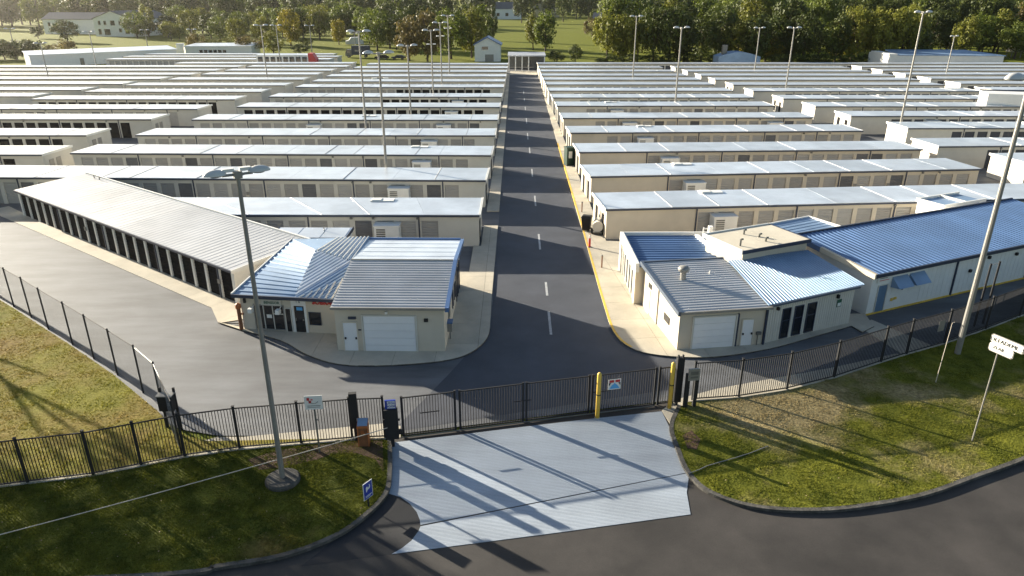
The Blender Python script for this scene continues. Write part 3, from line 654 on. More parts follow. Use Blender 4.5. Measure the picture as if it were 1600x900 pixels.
MB().box(-0.3,W+0.2,D+0.11,D+0.28,3.2,3.5).build('back_trim', M_SLATE, t)
sectional(t, 'garage_door', 0.95, 3.75, 2.3, M_DOORW); MB().box(3.85,3.95,-0.1,-0.003,0.0,2.42).build('door_track', M_TRIM, t)
d = framed(t, 'door', 4.25, 5.0, 0.02, 1.95, M_DOORW, M_WALL); MB().box(4.3,4.38,-0.1,-0.021,0.9,1.02).box(4.88,4.96,-0.1,-0.021,0.9,1.02).build('handle', M_BLACK, d)
MB().box(5.25,5.55,-0.15,-0.003,0.85,1.05).tube((5.35,-0.08,0),(5.35,-0.08,0.85),0.03).build('utility_meter', M_DARKST, t)
v = MB().tube((1.7,4.2,3.1),(1.7,4.2,3.75),0.2,n=14).build('roof_vent', M_STEEL, t); MB().lathe([(0.2,0),(0.36,0.12),(0.4,0.3),(0.3,0.42),(0.02,0.46)],14,(1.7,4.2,3.72)).build('vent_cap', M_STEEL, v, smooth=True)
MB().tube((3.9,4.9,3.2),(3.9,4.9,3.45),0.05).build('vent_pipe', M_WHITE, t)
for (y0,y1,z0,z1,m) in ((5.6,6.3,0.05,1.9,M_DOORW),(5.4,6.0,2.05,2.4,M_GLASS),(1.6,2.6,1.1,1.6,M_GLASS)):
    MB().box(-0.05,-0.003,y0,y1,z0,z1).build('side_door' if m is M_DOORW else 'window', m, t)
MB().box(-0.09,-0.003,3.9,3.98,0,2.9).build('downspout', M_WALLG, t)
MB().box(W+0.01,W+0.13,-0.12,0.0,0.02,2.74).build('downspout', M_TRIM, t)

# --- parapet building (E), raised block (F), back wing (G)
t = thing('parapet_building', 'white-fronted flat building with tall narrow windows and blue roof beside the yellow kerb', 'building', (8.8, 48.0, 0), R(0.8))
MB().box(0,8.2,0,7.3,0,2.95).build('wall', M_WALL, t)
ribbed((0.25,0.2,2.99),(8.1,0.2,2.99),(8.1,7.1,2.99),(0.25,7.1,2.99), 13, 0.05, 0.25, 0.03).build('roof', M_ROOFB, t)
MB().box(-0.14,0.12,-0.1,7.4,2.6,3.28).build('parapet', M_WHITE, t); MB().box(0.121,0.24,0.0,7.3,2.96,3.22).build('parapet_lining', M_BTRIM, t)
MB().box(0.13,8.2,7.31,7.45,2.7,3.25).build('parapet', M_WHITE, t)
MB().box(-0.13,-0.003,-0.1,0.5,0.0,2.59).build('pilaster', M_WALL, t); MB().box(-0.13,-0.003,6.7,7.35,0.0,2.59).build('pilaster', M_WHITE, t)
for i in range(4):
    y = 1.0+i*1.12; w = MB().box(-0.04,-0.003,y,y+0.62,0.3,2.3).build('window', M_GLASS, t)
    MB().box(-0.09,-0.003,y-0.1,y-0.002,0.2,2.4).box(-0.09,-0.003,y+0.622,y+0.72,0.2,2.4).box(-0.09,-0.003,y,y+0.62,2.302,2.4).build('frame', M_WHITE, w)
MB().box(-0.05,-0.003,5.7,6.5,0.05,2.1).build('door', M_STEEL, t)
MB().tube((6.3,6.2,2.95),(6.3,6.2,4.0),0.05).tube((6.3,6.2,3.9),(6.8,6.2,3.9),0.05).box(6.7,7.0,6.0,6.4,2.95,4.1).build('vent_stack', M_WHITE, t)
MB().hexa([(6.35,3.0,2.97),(6.65,3.0,2.97),(6.15,6.9,2.97),(5.85,6.9,2.97)],[(6.35,3.0,3.2),(6.65,3.0,3.2),(6.15,6.9,3.2),(5.85,6.9,3.2)]).build('roof_divider', M_WHITE, t)
t = thing('raised_block', 'raised cream block with a flat cream roof between the blue roofs', 'building', (16.2, 47.8, 0), R(24.9))
MB().box(0,6.1,0,4.0,0,4.2).build('wall', M_WALL, t); MB().box(-0.12,6.22,-0.12,4.12,4.21,4.32).build('roof', M_CAP, t)
MB().box(-0.2,6.3,-0.2,-0.123,4.1,4.36).box(6.223,6.3,-0.12,4.2,4.1,4.36).build('roof_trim', M_TRIM, t); MB().box(-0.2,-0.123,-0.1,4.2,4.1,4.4).box(-0.12,6.2,4.123,4.2,4.1,4.4).build('roof_trim', M_WHITE, t)
for x, y, h in ((2.6,2.9,0.35),(3.2,1.9,0.25),(2.9,0.9,0.3),(0.5,0.9,0.5)): MB().tube((x,y,4.32),(x,y,4.32+h),0.07).tube((x,y,4.3+h),(x+0.2,y,4.3+h),0.07).build('vent_pipe', M_DARKST, t)
t = thing('back_wing', 'small wing with a pale blue flat roof behind the raised cream block', 'building', (22.85, 53.5, 0), R(28))
MB().box(0,5.4,0,4.3,0,3.0).build('wall', M_WALL, t); ribbed((-0.1,-0.1,3.05),(5.5,-0.1,3.05),(5.5,4.4,3.15),(-0.1,4.4,3.15), 8, 0.03, 0.15).build('roof', M_ROOFLB, t)
MB().box(5.51,5.62,-0.15,4.5,2.95,3.28).box(-0.1,5.5,4.41,4.5,2.95,3.28).build('rake_trim', M_WHITE, t)

# --- triple window building (H)
t = thing('triple_window_building', 'pale ribbed-wall building with three tall dark windows and light blue roof', 'building', (16.12, 41.5, 0), R(24.7))
ca, sa = math.cos(R(24.7)), math.sin(R(24.7))
def lh(x, y): x -= 16.12; y -= 41.5; return (x*ca+y*sa, -x*sa+y*ca)
fp = [lh(16.12,41.5), lh(23.05,44.68), lh(21.6,49.6), lh(15.5,47.4)]
wall_poly(t, fp, [2.95,2.95,3.45,3.45], M_WALLG)
r = [lh(16.0,41.1), lh(23.6,44.6), lh(21.7,50.0), lh(15.2,47.7)]; rz_ = [3.03,3.03,3.6,3.6]
rr = [(p[0],p[1],z) for p, z in zip(r, rz_)]
ribbed(rr[0], rr[3], rr[2], rr[1], 32, 0.03, 0.3).build('roof', M_ROOFLB, t)
for i in range(38):
    u = 0.12+i*0.2
    if any(a-0.12 < u < b+0.12 for a, b in ((1.3,2.0),(2.35,3.1),(3.45,4.25))): MB().box(u-0.02,u+0.02,-0.03,-0.002,2.45,2.9).build('wall_rib', M_WALLG, t)
    else: MB().box(u-0.02,u+0.02,-0.03,-0.002,0.1,2.9).build('wall_rib', M_WALLG, t)
for a, b in ((1.35,1.95),(2.4,3.05),(3.5,4.2)):
    o = framed(t, 'window', a, b, 0.25, 2.3, M_GLASS, M_TRIM, 0.05); MB().box(a,b,-0.045,-0.021,1.45,1.49).build('mullion', M_TRIM, o)
MB().box(0.0,7.6,-0.44,-0.36,2.88,3.02).build('gutter', M_SLATE, t); MB().box(0.7,0.85,-0.2,-0.031,2.4,2.6).build('wall_light', M_BLACK, t)
MB().box(6.1,6.5,-0.06,-0.031,1.6,2.15).build('notice', M_GLET, t); MB().box(6.15,6.45,-0.075,-0.061,1.65,1.9).build('notice_print', M_WHITE, t); MB().box(5.95,6.1,-0.2,-0.031,2.3,2.55).build('wall_light', M_BLACK, t)

# --- big blue roof building (I)
IA = math.atan2(53.47-46.19, 41.0-24.93)
t = thing('blue_roof_building', 'long white-walled building with big dark blue ribbed roof and two awnings', 'building', (24.93, 46.19, 0), IA)
L, D = 26.0, 7.2
MB().hexa([(0,0,0),(L,0,0),(L,D,0),(0,D,0)],[(0,0,3.15),(L,0,3.15),(L,D,3.7),(0,D,3.7)]).build('wall', M_WHITE, t)
ribbed((-0.1,-0.3,3.22),(-0.1,D+0.1,3.82),(L,D+0.1,3.82),(L,-0.3,3.22), 60, 0.045, 0.4).build('roof', M_ROOFB, t)
MB().box(-0.2,L,-0.44,-0.31,3.0,3.26).build('gutter', M_TRIM, t); MB().box(-0.15,L,D+0.11,D+0.25,3.6,3.95).build('back_trim', M_TRIM, t)
MB().hexa([(-0.35,-0.4,2.95),(-0.11,-0.4,2.95),(-0.11,4.6,3.36),(-0.35,4.6,3.36)],[(-0.35,-0.4,3.32),(-0.11,-0.4,3.32),(-0.11,4.6,3.76),(-0.35,4.6,3.76)]).build('rake_trim', M_WALL, t)
MB().hexa([(-0.35,4.61,3.36),(-0.11,4.61,3.36),(-0.11,D+0.2,3.56),(-0.35,D+0.2,3.56)],[(-0.35,4.61,3.76),(-0.11,4.61,3.76),(-0.11,D+0.2,3.98),(-0.35,D+0.2,3.98)]).build('rake_trim', M_BTRIM, t)
framed(t, 'door', 0.75, 1.6, 0.05, 2.15, M_DOORB, M_WALLG, 0.06)
o = MB().box(0.45,1.6,-0.1,-0.003,2.42,2.95).build('wall_sign', M_WHITE, t)
for i, wd in enumerate((0.75, 0.95)): MB().box(0.6,0.6+wd,-0.115,-0.101,2.72-i*0.16,2.76-i*0.16).build('sign_print', M_RED if i else M_DARKST, o)
for a in (2.0, 3.75):
    w = MB().add([(a,-0.003,1.85),(a+1.5,-0.003,1.85),(a,-0.75,1.95),(a+1.5,-0.75,1.95),(a,-0.003,2.62),(a+1.5,-0.003,2.62)],[(0,4,2),(1,3,5),(2,4,5,3),(0,2,3,1)]).build('awning', M_ROOFLB, t)
    MB().box(a+0.15,a+1.35,-0.02,-0.003,1.3,1.84).build('shutter', M_WHITE, w)
MB().box(3.0,3.1,-0.2,-0.003,1.55,1.8).build('wall_light', M_BLACK, t)
MB().box(2.25,2.42,-0.08,-0.003,0.75,0.95).box(2.55,2.8,-0.08,-0.003,0.8,0.98).build('warning_plate', M_YELLOW, t)
for u in (8.7, 17.5): MB().box(u,u+0.12,-0.1,-0.003,0.05,3.0).build('downspout', M_TRIM, t)
MB().box(0,L,-0.1,-0.003,0.02,0.12).build('plinth', M_YLINE, t)
for u, z in ((10.3,1.7),(15.5,2.3),(12.2,2.5)): MB().box(u,u+0.22,-0.16,-0.003,z,z+0.22).build('wall_light', M_BLACK, t)
for i in range(43):
    u = 5.2+i*0.48
    if abs(u-8.76) > 0.15 and abs(u-17.56) > 0.15: MB().box(u-0.012,u+0.012,-0.012,-0.002,0.13,2.98).build('wall_rib', M_WHITE, t)
t = thing('roof_penthouse', 'small white block with blue flat roof standing behind the dark blue roof', 'building', (38.3, 61.7, 0), IA)
MB().box(0,5.5,0,2.6,0,3.55).build('wall', M_WHITE, t); MB().box(0.1,5.4,0.1,2.5,3.56,3.61).build('roof', M_ROOFLB, t)
for b in ((-0.1,5.6,-0.1,0.05),(-0.1,5.6,2.55,2.7),(-0.1,0.05,0.06,2.54),(2.9,3.1,0.06,2.54)): MB().box(*b,3.45,3.8).build('parapet', M_WHITE, t)

# ================================================================== FENCES AND GATE
def bay(t, p, q, h, z0=0.12, name='pickets', step=0.135, parent=None, r=0.015, rail=0.024):
    p, q = Vector(p), Vector(q); d = q-p; L = d.length; d /= L; n = Vector((-d.y, d.x))
    def bar(mb, a, b, w, za, zb):
        A, B = p+d*a, p+d*b
        c = [A-n*w, B-n*w, B+n*w, A+n*w]
        mb.hexa([(v.x,v.y,za) for v in c], [(v.x,v.y,zb) for v in c])
    for za, zb in ((h-0.08, h-0.025), (z0+0.05, z0+0.11)):
        rl = MB(); bar(rl, 0.03, L-0.03, rail, za, zb); rl.build('rail', M_BLACK, parent or t)
    k = MB(); m = int(L/step)
    for i in range(1, m):
        s = L*i/m; bar(k, s-r, s+r, r, z0+0.11, h-0.08)
    k.build(name, M_BLACK, parent or t, 'stuff')
def picket_fence(label, pts, h, z0=0.12, hs=None):
    o = pts[0]; t = thing('picket_fence', label, 'fence', (o[0], o[1], 0))
    L = [(p[0]-o[0], p[1]-o[1]) for p in pts]
    for i, p in enumerate(L):
        MB().box(p[0]-0.05,p[0]+0.05,p[1]-0.05,p[1]+0.05,0.05,h+0.06).box(p[0]-0.065,p[0]+0.065,p[1]-0.065,p[1]+0.065,h+0.06,h+0.09).build('post', M_BLACK, t)
    for a, b in zip(L[:-1], L[1:]): bay(t, a, b, h, z0)
    return t
off = lambda pts, dy: [(x, y+dy) for x, y in pts]
picket_fence('black steel picket fence along the verge with the blue sign', [(-34.0,24.35),(-31.0,25.0),(-28.2,25.7),(-25.4,26.35),(-22.62,27.0),(-19.9,27.6),(-18.0,28.35),(-16.2,29.07),(-13.75,29.73),(-10.8,30.2),(-8.3,30.6),(-6.65,30.72)], 2.5, 0.14)
picket_fence('black steel picket fence along the lawn with the street name sign', [(9.9,34.45),(12.6,34.8),(15.6,35.65),(18.9,37.05),(22.6,39.0),(24.7,40.05),(27.9,41.55),(31.9,43.7),(35.6,45.85),(40,48.2),(44,50.4),(49,53.1)], 2.5, 0.14)
# chain link
CL = [(-60.5,65.1),(-57.5,62.9),(-54.6,60.8),(-51.6,58.6),(-48.6,56.4),(-45.6,54.1),(-42.6,51.9),(-39.7,49.7),(-36.68,47.41),(-34.25,45.57),(-31.85,43.64),(-28.83,41.3),(-26.38,39.37),(-23.84,37.34),(-21.29,35.27),(-19.24,33.3),(-16.5,29.35)]
o = CL[0]; t = thing('chain_link_fence', 'tall black chain-link fence between the sunlit lawn and the left drive', 'fence', (o[0], o[1], 0))
CLL = [(p[0]-o[0], p[1]-o[1]) for p in CL]
for p in CLL: MB().tube((p[0],p[1],0.0),(p[0],p[1],3.02),0.05,n=8).lathe([(0.06,0),(0.05,0.06),(0.0,0.09)],8,(p[0],p[1],3.02)).build('post', M_BLACK, t)
for i, (a, b) in enumerate(zip(CLL[:-1], CLL[1:])):
    MB().tube((*a,2.98),(*b,2.98),0.025,n=6).build('rail', M_BLACK if i < 14 else M_STEEL, t); MB().tube((*a,0.2),(*b,0.2),0.012,n=4).build('tension_wire', M_BLACK, t)
    a, b = Vector(a), Vector(b); L = (b-a).length; d = (b-a)/L; k = MB(); s = 0.16; hh = 2.8
    for sg in (1, -1):
        j = -int(hh/s)
        while j*s < L:
            x0, x1, za, zb = j*s, j*s+hh, 0.2, 0.2+hh
            if x0 < 0: za += -x0; x0 = 0
            if x1 > L: zb -= x1-L; x1 = L
            if x1-x0 > 0.02:
                if sg < 0: za, zb = 0.4+hh-za, 0.4+hh-zb
                A, B = a+d*x0, a+d*x1; k.tube((A.x,A.y,za),(B.x,B.y,zb),0.0035,n=3,cap=False)
            j += 1
    k.build('chain_link', M_DARKST, t, 'stuff')
# corner operator cabinet
x, y = -18.2, 31.6
t = thing('operator_cabinet', 'black control cabinet on posts at the chain-link fence corner', 'cabinet', (x, y, 0))
MB().box(-0.05,0.05,-0.05,0.05,0,2.5).box(0.65,0.75,-0.05,0.05,0,2.5).build('post', M_BLACK, t); c = MB().box(-0.02,0.72,-0.42,-0.052,1.35,2.2).build('cabinet', M_BLACK, t)
MB().box(-0.06,0.76,-0.48,0.0,2.202,2.26).build('lid', M_STEEL, c); MB().box(0.5,0.58,-0.46,-0.421,1.7,1.85).build('lock', M_STEEL, c)
# gate
GP = [((-5.73,30.94),(-3.1,31.55)),((-2.85,31.6),(0.42,32.38)),((0.60,32.42),(3.97,33.2)),((4.15,33.24),(7.68,34.05)),((7.9,34.1),(8.75,34.28))]
t = thing('sliding_gate', 'black steel picket gate of five panels closing the concrete driveway', 'gate', (-5.73, 30.94, 0))
for a, b in GP:
    a = Vector(a)-Vector((-5.73,30.94)); b = Vector(b)-Vector((-5.73,30.94)); d = (b-a).normalized()
    g = MB().box(a.x-0.055,a.x+0.055,a.y-0.055,a.y+0.055,0.03,2.42).build('gate_panel', M_BLACK, t)
    MB().box(b.x-0.055,b.x+0.055,b.y-0.055,b.y+0.055,0.03,2.42).build('upright', M_BLACK, g); bay(t, tuple(a), tuple(b), 2.38, 0.02, parent=g, rail=0.03)
for u in (0.9, 5.8, 10.2):
    dd = (Vector(GP[3][1])-Vector(GP[0][0])).normalized(); p = dd*u; q = dd*(u+1.0)
    MB().tube((p.x,p.y-0.05,1.35),(q.x,q.y-0.05,1.35),0.03,n=6).build('latch_bar', M_BLACK, t)
p, q = Vector((-0.1,-0.12)), Vector(GP[3][1])-Vector(GP[0][0])
MB().tube((p.x,p.y,0.06),(q.x,q.y-0.12,0.06),0.03,n=6).build('bottom_track', M_DARKST, t)
# warning sign wired to the gate
t = tag(MB().box(-0.36,0.36,-0.012,0.0,-0.31,0.31).build('gate_sign', M_WHITE), 'white warning sign with red heading and blue picture on the gate', 'sign')
t.location = (5.35, 33.42, 1.72); t.rotation_euler = (0,0,R(13))
MB().box(-0.30,-0.04,-0.018,-0.013,0.12,0.27).box(0.04,0.30,-0.018,-0.013,0.12,0.27).build('red_band', M_RED, t)
MB().add([(-0.3,-0.018,-0.26),(0.3,-0.018,-0.26),(0.12,-0.018,0.0),(-0.12,-0.018,0.0)],[(0,1,2,3)]).add([(-0.26,-0.02,-0.22),(0.26,-0.02,-0.22),(0.0,-0.02,0.1)],[(0,1,2)]).build('picture', M_SKYB, t)
MB().add([(-0.33,-0.018,0.1),(-0.33,-0.018,-0.1),(-0.2,-0.018,0.1)],[(0,1,2)]).add([(0.33,-0.018,0.1),(0.2,-0.018,0.1),(0.33,-0.018,-0.1)],[(0,1,2)]).build('corner_mark', M_BLACK, t)
# bollards
for (x, y, h, lb) in ((4.43,32.78,2.75,'tall yellow bollard in front of the gate panel with the warning sign'),(8.5,33.75,2.85,'tall yellow bollard beside the black gate column')):
    t = thing('bollard', lb, 'bollard', (x, y, 0.0), 0, 'yellow gate bollards')
    MB().lathe([(0.115,0),(0.115,h-0.1),(0.10,h-0.03),(0.06,h+0.02),(0.0,h+0.04)],14).build('tube', M_YELLOW, t, smooth=True)
    MB().lathe([(0.125,0),(0.125,0.06)],14,(0,0,h*0.52)).build('band', M_BLACK, t); MB().lathe([(0.16,0),(0.13,0.05)],14).build('footing', M_CONC, t)
# black columns and boxes round the gate
t = thing('gate_column', 'wide black gate column beside the right-hand yellow bollard', 'column', (8.95, 34.1, 0), R(10))
MB().box(-0.20,0.20,-0.12,0.12,0.25,3.0).build('housing', M_BLACK, t); MB().box(-0.06,0.06,-0.06,0.06,0.0,0.25).build('post', M_BLACK, t)
MB().box(-0.17,-0.09,-0.05,0.05,3.0,3.14).box(0.09,0.17,-0.05,0.05,3.0,3.14).build('bracket', M_BLACK, t)
t = thing('keypad_stand', 'grey keypad box held between two short black posts', 'keypad', (9.35, 33.75, 0), R(10))
MB().box(-0.11,0.11,-0.08,0.08,0,2.2).build('post', M_BLACK, t); MB().box(0.42,0.60,-0.08,0.08,0,2.0).build('post', M_BLACK, t)
o = MB().box(-0.05,0.58,-0.2,-0.09,1.85,2.55).build('keypad_box', M_STEEL, t); MB().box(0.05,0.48,-0.215,-0.202,2.0,2.1).box(0.05,0.48,-0.215,-0.202,2.2,2.4).build('key_panel', M_DARKST, o)
t = thing('gate_column', 'tall black gate column behind the orange kiosk', 'column', (-8.05, 30.45, 0), R(8))
MB().box(-0.19,0.19,-0.11,0.11,0.9,2.9).build('housing', M_BLACK, t); MB().box(-0.06,0.06,-0.06,0.06,0.0,0.9).build('post', M_BLACK, t); MB().box(0.12,0.2,-0.16,-0.112,1.0,1.5).build('latch_plate', M_WHITE, t)
t = thing('gate_operator', 'black gate operator box on a post with a small blue and white sign', 'gate operator', (-6.15, 30.15, 0), R(6))
MB().box(-0.08,0.08,-0.08,0.08,0,0.55).build('post', M_BLACK, t); o = MB().box(-0.33,0.33,-0.16,0.16,0.5,2.2).build('housing', M_BLACK, t)
MB().box(-0.42,-0.34,-0.05,0.05,1.5,1.58).box(0.34,0.42,-0.05,0.05,1.5,1.58).box(0.34,0.5,-0.08,0.08,0.72,0.95).build('hinge', M_BLACK, o)
s = MB().box(-0.26,0.27,-0.05,0.05,2.202,2.68).build('sign', M_BLUE, t); MB().box(-0.15,0.24,-0.062,-0.052,2.25,2.64).build('sign_face', M_WHITE, s)
for i, w in enumerate(('UTOU','BOOK')): link('lettering', text_mesh(w, 0.15, M_BLUE, 0.004), s, None, (0.045,-0.07,2.53-0.17*i), (math.pi/2,0,0))
# orange kiosk
x, y = G(570, 698)
t = thing('card_kiosk', 'rust orange card kiosk with a slanted grey top in the mulch bed', 'kiosk', (x, y, 0.1), R(4))
MB().hexa([(-0.27,-0.22,0),(0.27,-0.22,0),(0.27,0.22,0),(-0.27,0.22,0)],[(-0.29,-0.22,1.15),(0.29,-0.22,1.15),(0.29,0.22,1.35),(-0.29,0.22,1.35)]).build('body', M_RUST, t)
MB().box(-0.33,-0.271,-0.24,0.24,0,1.2).box(0.271,0.33,-0.24,0.24,0,1.2).build('side_post', M_ORANGE, t)
MB().hexa([(-0.33,-0.32,1.16),(0.33,-0.32,1.16),(0.33,0.26,1.36),(-0.33,0.26,1.36)],[(-0.33,-0.32,1.26),(0.33,-0.32,1.26),(0.33,0.26,1.46),(-0.33,0.26,1.46)]).build('hood', M_ORANGE, t); t.scale = (0.82, 0.85, 1.0)
MB().hexa([(-0.3,-0.28,1.272),(0.3,-0.28,1.272),(0.3,0.22,1.447),(-0.3,0.22,1.447)],[(-0.3,-0.28,1.30),(0.3,-0.28,1.30),(0.3,0.22,1.475),(-0.3,0.22,1.475)]).build('top_plate', M_ROOFLB, t)
link('emblem', text_mesh('0L', 0.24, M_ORANGE, 0.008), t, None, (0,-0.235,0.88), (math.pi/2,0,0))
# white notice board on a post
x, y = G(500, 710)
t = thing('notice_sign', 'white notice with a red bird-like drawing on a dark post by the mulch bed', 'sign', (x, y, 0.08), R(6))
MB().box(-0.04,0.04,-0.03,0.03,0,3.2).box(0.04,0.14,-0.02,0.02,1.9,1.95).build('post', M_DARKST, t)
o = MB().box(-0.42,0.42,-0.06,-0.032,2.55,3.3).build('panel', M_WHITE, t); c = MB()
for i in range(14):
    a0, a1 = R(170+i*13), R(170+(i+1)*13); c.tube((0.02+0.2*math.cos(a0),-0.066,3.02+0.14*math.sin(a0)),(0.02+0.2*math.cos(a1),-0.066,3.02+0.14*math.sin(a1)),0.014,n=4)
c.build('drawing', M_DARKST, o)
MB().box(-0.3,-0.18,-0.066,-0.061,3.05,3.2).box(-0.22,-0.1,-0.068,-0.0611,2.9,3.04).box(-0.12,-0.02,-0.07,-0.0612,3.06,3.12).build('red_mark', M_RED, o)
MB().box(-0.3,0.32,-0.066,-0.061,2.74,2.77).box(-0.3,0.3,-0.066,-0.061,2.66,2.685).build('print_line', M_DARKST, o)
# blue sign at the kerb
x, y = G(577, 795)
t = thing('kerb_sign', 'small blue sign with white emblem and pale border on the kerb', 'sign', (x, y, 0.1), R(56))
MB().box(-0.03,0.03,0.0,0.05,0,1.35).build('post', M_BLACK, t); o = MB().box(-0.27,0.27,-0.03,-0.004,0.5,1.36).build('panel', M_WHITE, t)
f = MB().box(-0.245,0.245,-0.036,-0.031,0.525,1.335).build('face', M_BLUE, o)
MB().add([(x_,-0.04,z_) for x_, z_ in ((-0.12,0.88),(-0.08,0.88),(-0.04,0.96),(0.09,0.98),(0.13,1.06),(0.12,1.18),(0.06,1.21),(0.08,1.1),(0.0,1.06),(-0.05,1.16),(-0.12,1.12))],[tuple(range(11))]).build('emblem', M_WHITE, o)
MB().box(-0.18,0.2,-0.04,-0.037,0.66,0.69).box(-0.18,0.12,-0.04,-0.037,0.6,0.625).build('print_line', M_WHITE, o)
# street name sign
x, y = G(1518, 692)
t = thing('street_name_sign', 'white two-part street name sign on a tall thin pole on the lawn', 'sign', (x, y, 0.1), R(-66))
MB().tube((0,0,0),(0,0,5.25),0.04,0.035,8).build('pole', M_STEEL, t)
def plate(x0,x1,z0,z1,d): 
    r = 0.08; return [(x0+r,z0),(x1-r,z0),(x1,z0+r),(x1,z1-r),(x1-r,z1),(x0+r,z1),(x0,z1-r),(x0,z0+r)]
def plates(name, rects, y0, y1, m, par):
    mb = MB()
    for r_ in rects:
        pl = plate(*r_,0); n = len(pl)
        mb.add([(a,y0,b) for a,b in pl]+[(a,y1,b) for a,b in pl], [tuple(range(n)),tuple(range(2*n-1,n-1,-1))]+[(i,n+i,n+(i+1)%n,(i+1)%n) for i in range(n)])
    return mb.build(name, m, par)
pn = plates('panel', [(-0.46,1.14,5.47,5.92),(-0.46,0.74,5.02,5.468)], -0.06, -0.04, M_STEEL, t)
plates('face', [(-0.42,1.10,5.50,5.88)], -0.070, -0.062, M_WHITE, pn); plates('face', [(-0.42,0.70,5.06,5.51)], -0.069, -0.0615, M_WHITE, pn)
link('lettering', text_mesh('OLFADEML .S', 0.275, M_BLACK, 0.0), pn, None, (0.34,-0.08,5.66), (math.pi/2,0,0))
link('lettering', text_mesh('ZLAIL  .', 0.23, M_DARKST, 0.0), pn, None, (0.12,-0.08,5.28), (math.pi/2,0,0))
x, y = G(1461, 601)
t = thing('marker_pole', 'thin pale marker pole leaning from the lawn by the big lamp pole', 'pole', (x, y, 0.08))
MB().tube((0,0,0),(0.08,0,3.9),0.022,0.018,6).build('shaft', M_WIRE, t); MB().tube((0.08,0,3.9),(0.22,0,3.93),0.016,n=5).build('hook', M_WIRE, t)
t = thing('post_frame', 'black tall post frame rising beyond the fence by the blue-roofed building', 'frame', (31.6, 44.4, 0), R(28))
MB().tube((0,0,0),(0,0,4.6),0.07).build('post', M_BLACK, t); MB().tube((1.0,0,0),(1.0,0,4.6),0.07).build('post', M_BLACK, t); MB().tube((0,0,4.5),(1.0,0,4.5),0.02,n=5).build('top_bar', M_STEEL, t)
t = tag(MB().box(-0.3,0.3,-0.01,0.0,0,0.75).build('fence_notice', M_STEEL), 'pale square notice on the fence below the awnings', 'notice')
x, y = 27.2, 41.15; t.location = (x, y, 1.2); t.rotation_euler = (0,0,R(26))
# cables
bp = Vector((-6.3, 30.0, 1.0)); ep = Vector((*G(-30, 842, 0.2), 0.16)); pts = []
for i in range(25):
    s = i/24; p = bp.lerp(ep, s); p.z = 1.0*(1-s)**1.1 + 0.17 - 0.06*math.sin(math.pi*s); pts.append(p)
pts[0] = bp + Vector((0, 0, 0.2))
tag(MB().path(pts, 0.022, 6).build('cable', M_WIRE), 'pale cable slung from the black gate operator across the verge', 'cable')
pts = [Vector((*G(x, y, 0.16), 0.165)) for x, y in ((1076,740),(1092,734),(1105,728),(1125,722),(1150,715),(1172,708),(1200,697))]
tag(MB().path(pts, 0.022, 6).build('hose', M_STEEL), 'grey hose lying on the grass from the driveway joint', 'hose')

# ================================================================== LAMP POSTS
def lum_mesh():
    mb = MB(); n, m = 14, 6; vs = []; fs = []
    for j in range(m+1):
        a = math.pi/2*j/m
        for i in range(n):
            b = 2*math.pi*i/n; vs.append((0.62*math.cos(a)*math.cos(b)*(1.0 if math.cos(b) > 0 else 0.85), 0.34*math.cos(a)*math.sin(b), 0.30*math.sin(a)))
    for j in range(m):
        for i in range(n): fs.append((j*n+i, j*n+(i+1)%n, (j+1)*n+(i+1)%n, (j+1)*n+i))
    return mb.add(vs, fs)
LUM = lum_mesh().mesh('lamp_head', M_LAMP, True); LENS = MB().lathe([(0.30,-0.06),(0.33,0.0)],14,flat=0.95).mesh('lens', M_DARKST)
BALL = MB().box(-0.28,0.28,-0.16,0.16,-0.12,0.05).mesh('ballast', M_WHITE)
def lamp(loc, h, label, rz=0.5, base=True, sec=False, s=1.0, heads=2):
    t = thing('lamp_post', label, 'lamp post', loc, rz, 'tall yard lamp posts')
    hs = s*0.76
    MB().tube((0,0,0.0),(0,0,h),0.13*s,0.08*s,10).build('pole', M_STEEL, t)
    if base: MB().lathe([(0.80,-0.05),(0.80,0.16),(0.72,0.24),(0.25,0.26)],28).build('base', M_KERB, t)
    MB().tube((-0.75*hs,0,h+0.02),(0.75*hs,0,h+0.02),0.07*hs,n=8).box(-0.2*hs,0.2*hs,-0.2*hs,0.2*hs,h-0.12,h+0.16).build('crossarm', M_STEEL, t)
    for sx in (-1, 1):
        o = link('lamp_head', LUM, t, None, (sx*1.05*hs, 0, h+0.06)); o.scale = (sx*hs, hs, hs)
        e = link('lens', LENS, o)
        if heads > 2: o2 = link('ballast', BALL, t, None, (sx*0.42*hs, 0.12, h+0.22)); o2.scale = (hs, hs, hs)
    if sec:
        z = h*0.83; MB().tube((-0.5,0,z),(0.5,0,z),0.05,n=6).build('lower_arm', M_STEEL, t)
        for sx in (-1, 1): o = link('flood_lamp', BALL, t, None, (sx*0.62, 0, z+0.05))
    return t
lamp((-10.8,27.16,0.1), 14.5, 'tall grey lamp post on a round concrete base on the verge', 0.55, heads=4)
lamp((27.97,40.15,0.05), 16.8, 'stout tall lamp post beside the marker pole on the lawn', 0.3, base=False, s=1.4)
LP = [(602,264,593,84,1),(572,198,560,50,0),(640,170,638,72,0),(676,145,674,48,1),(690,133,688,36,1),(701,117,701,25,1),(415,115,409,40,0),(437,96,432,40,0),
      (990,118,994,26,0),(1056,155,1065,44,0),(1180,105,1187,44,0),(1230,133,1240,44,0),(1410,193,1440,20,0),(1480,115,1490,57,0),
      (73,118,65,68,0),(147,100,142,50,0)]
ALLR = [('left', LF), ('right', RF)]
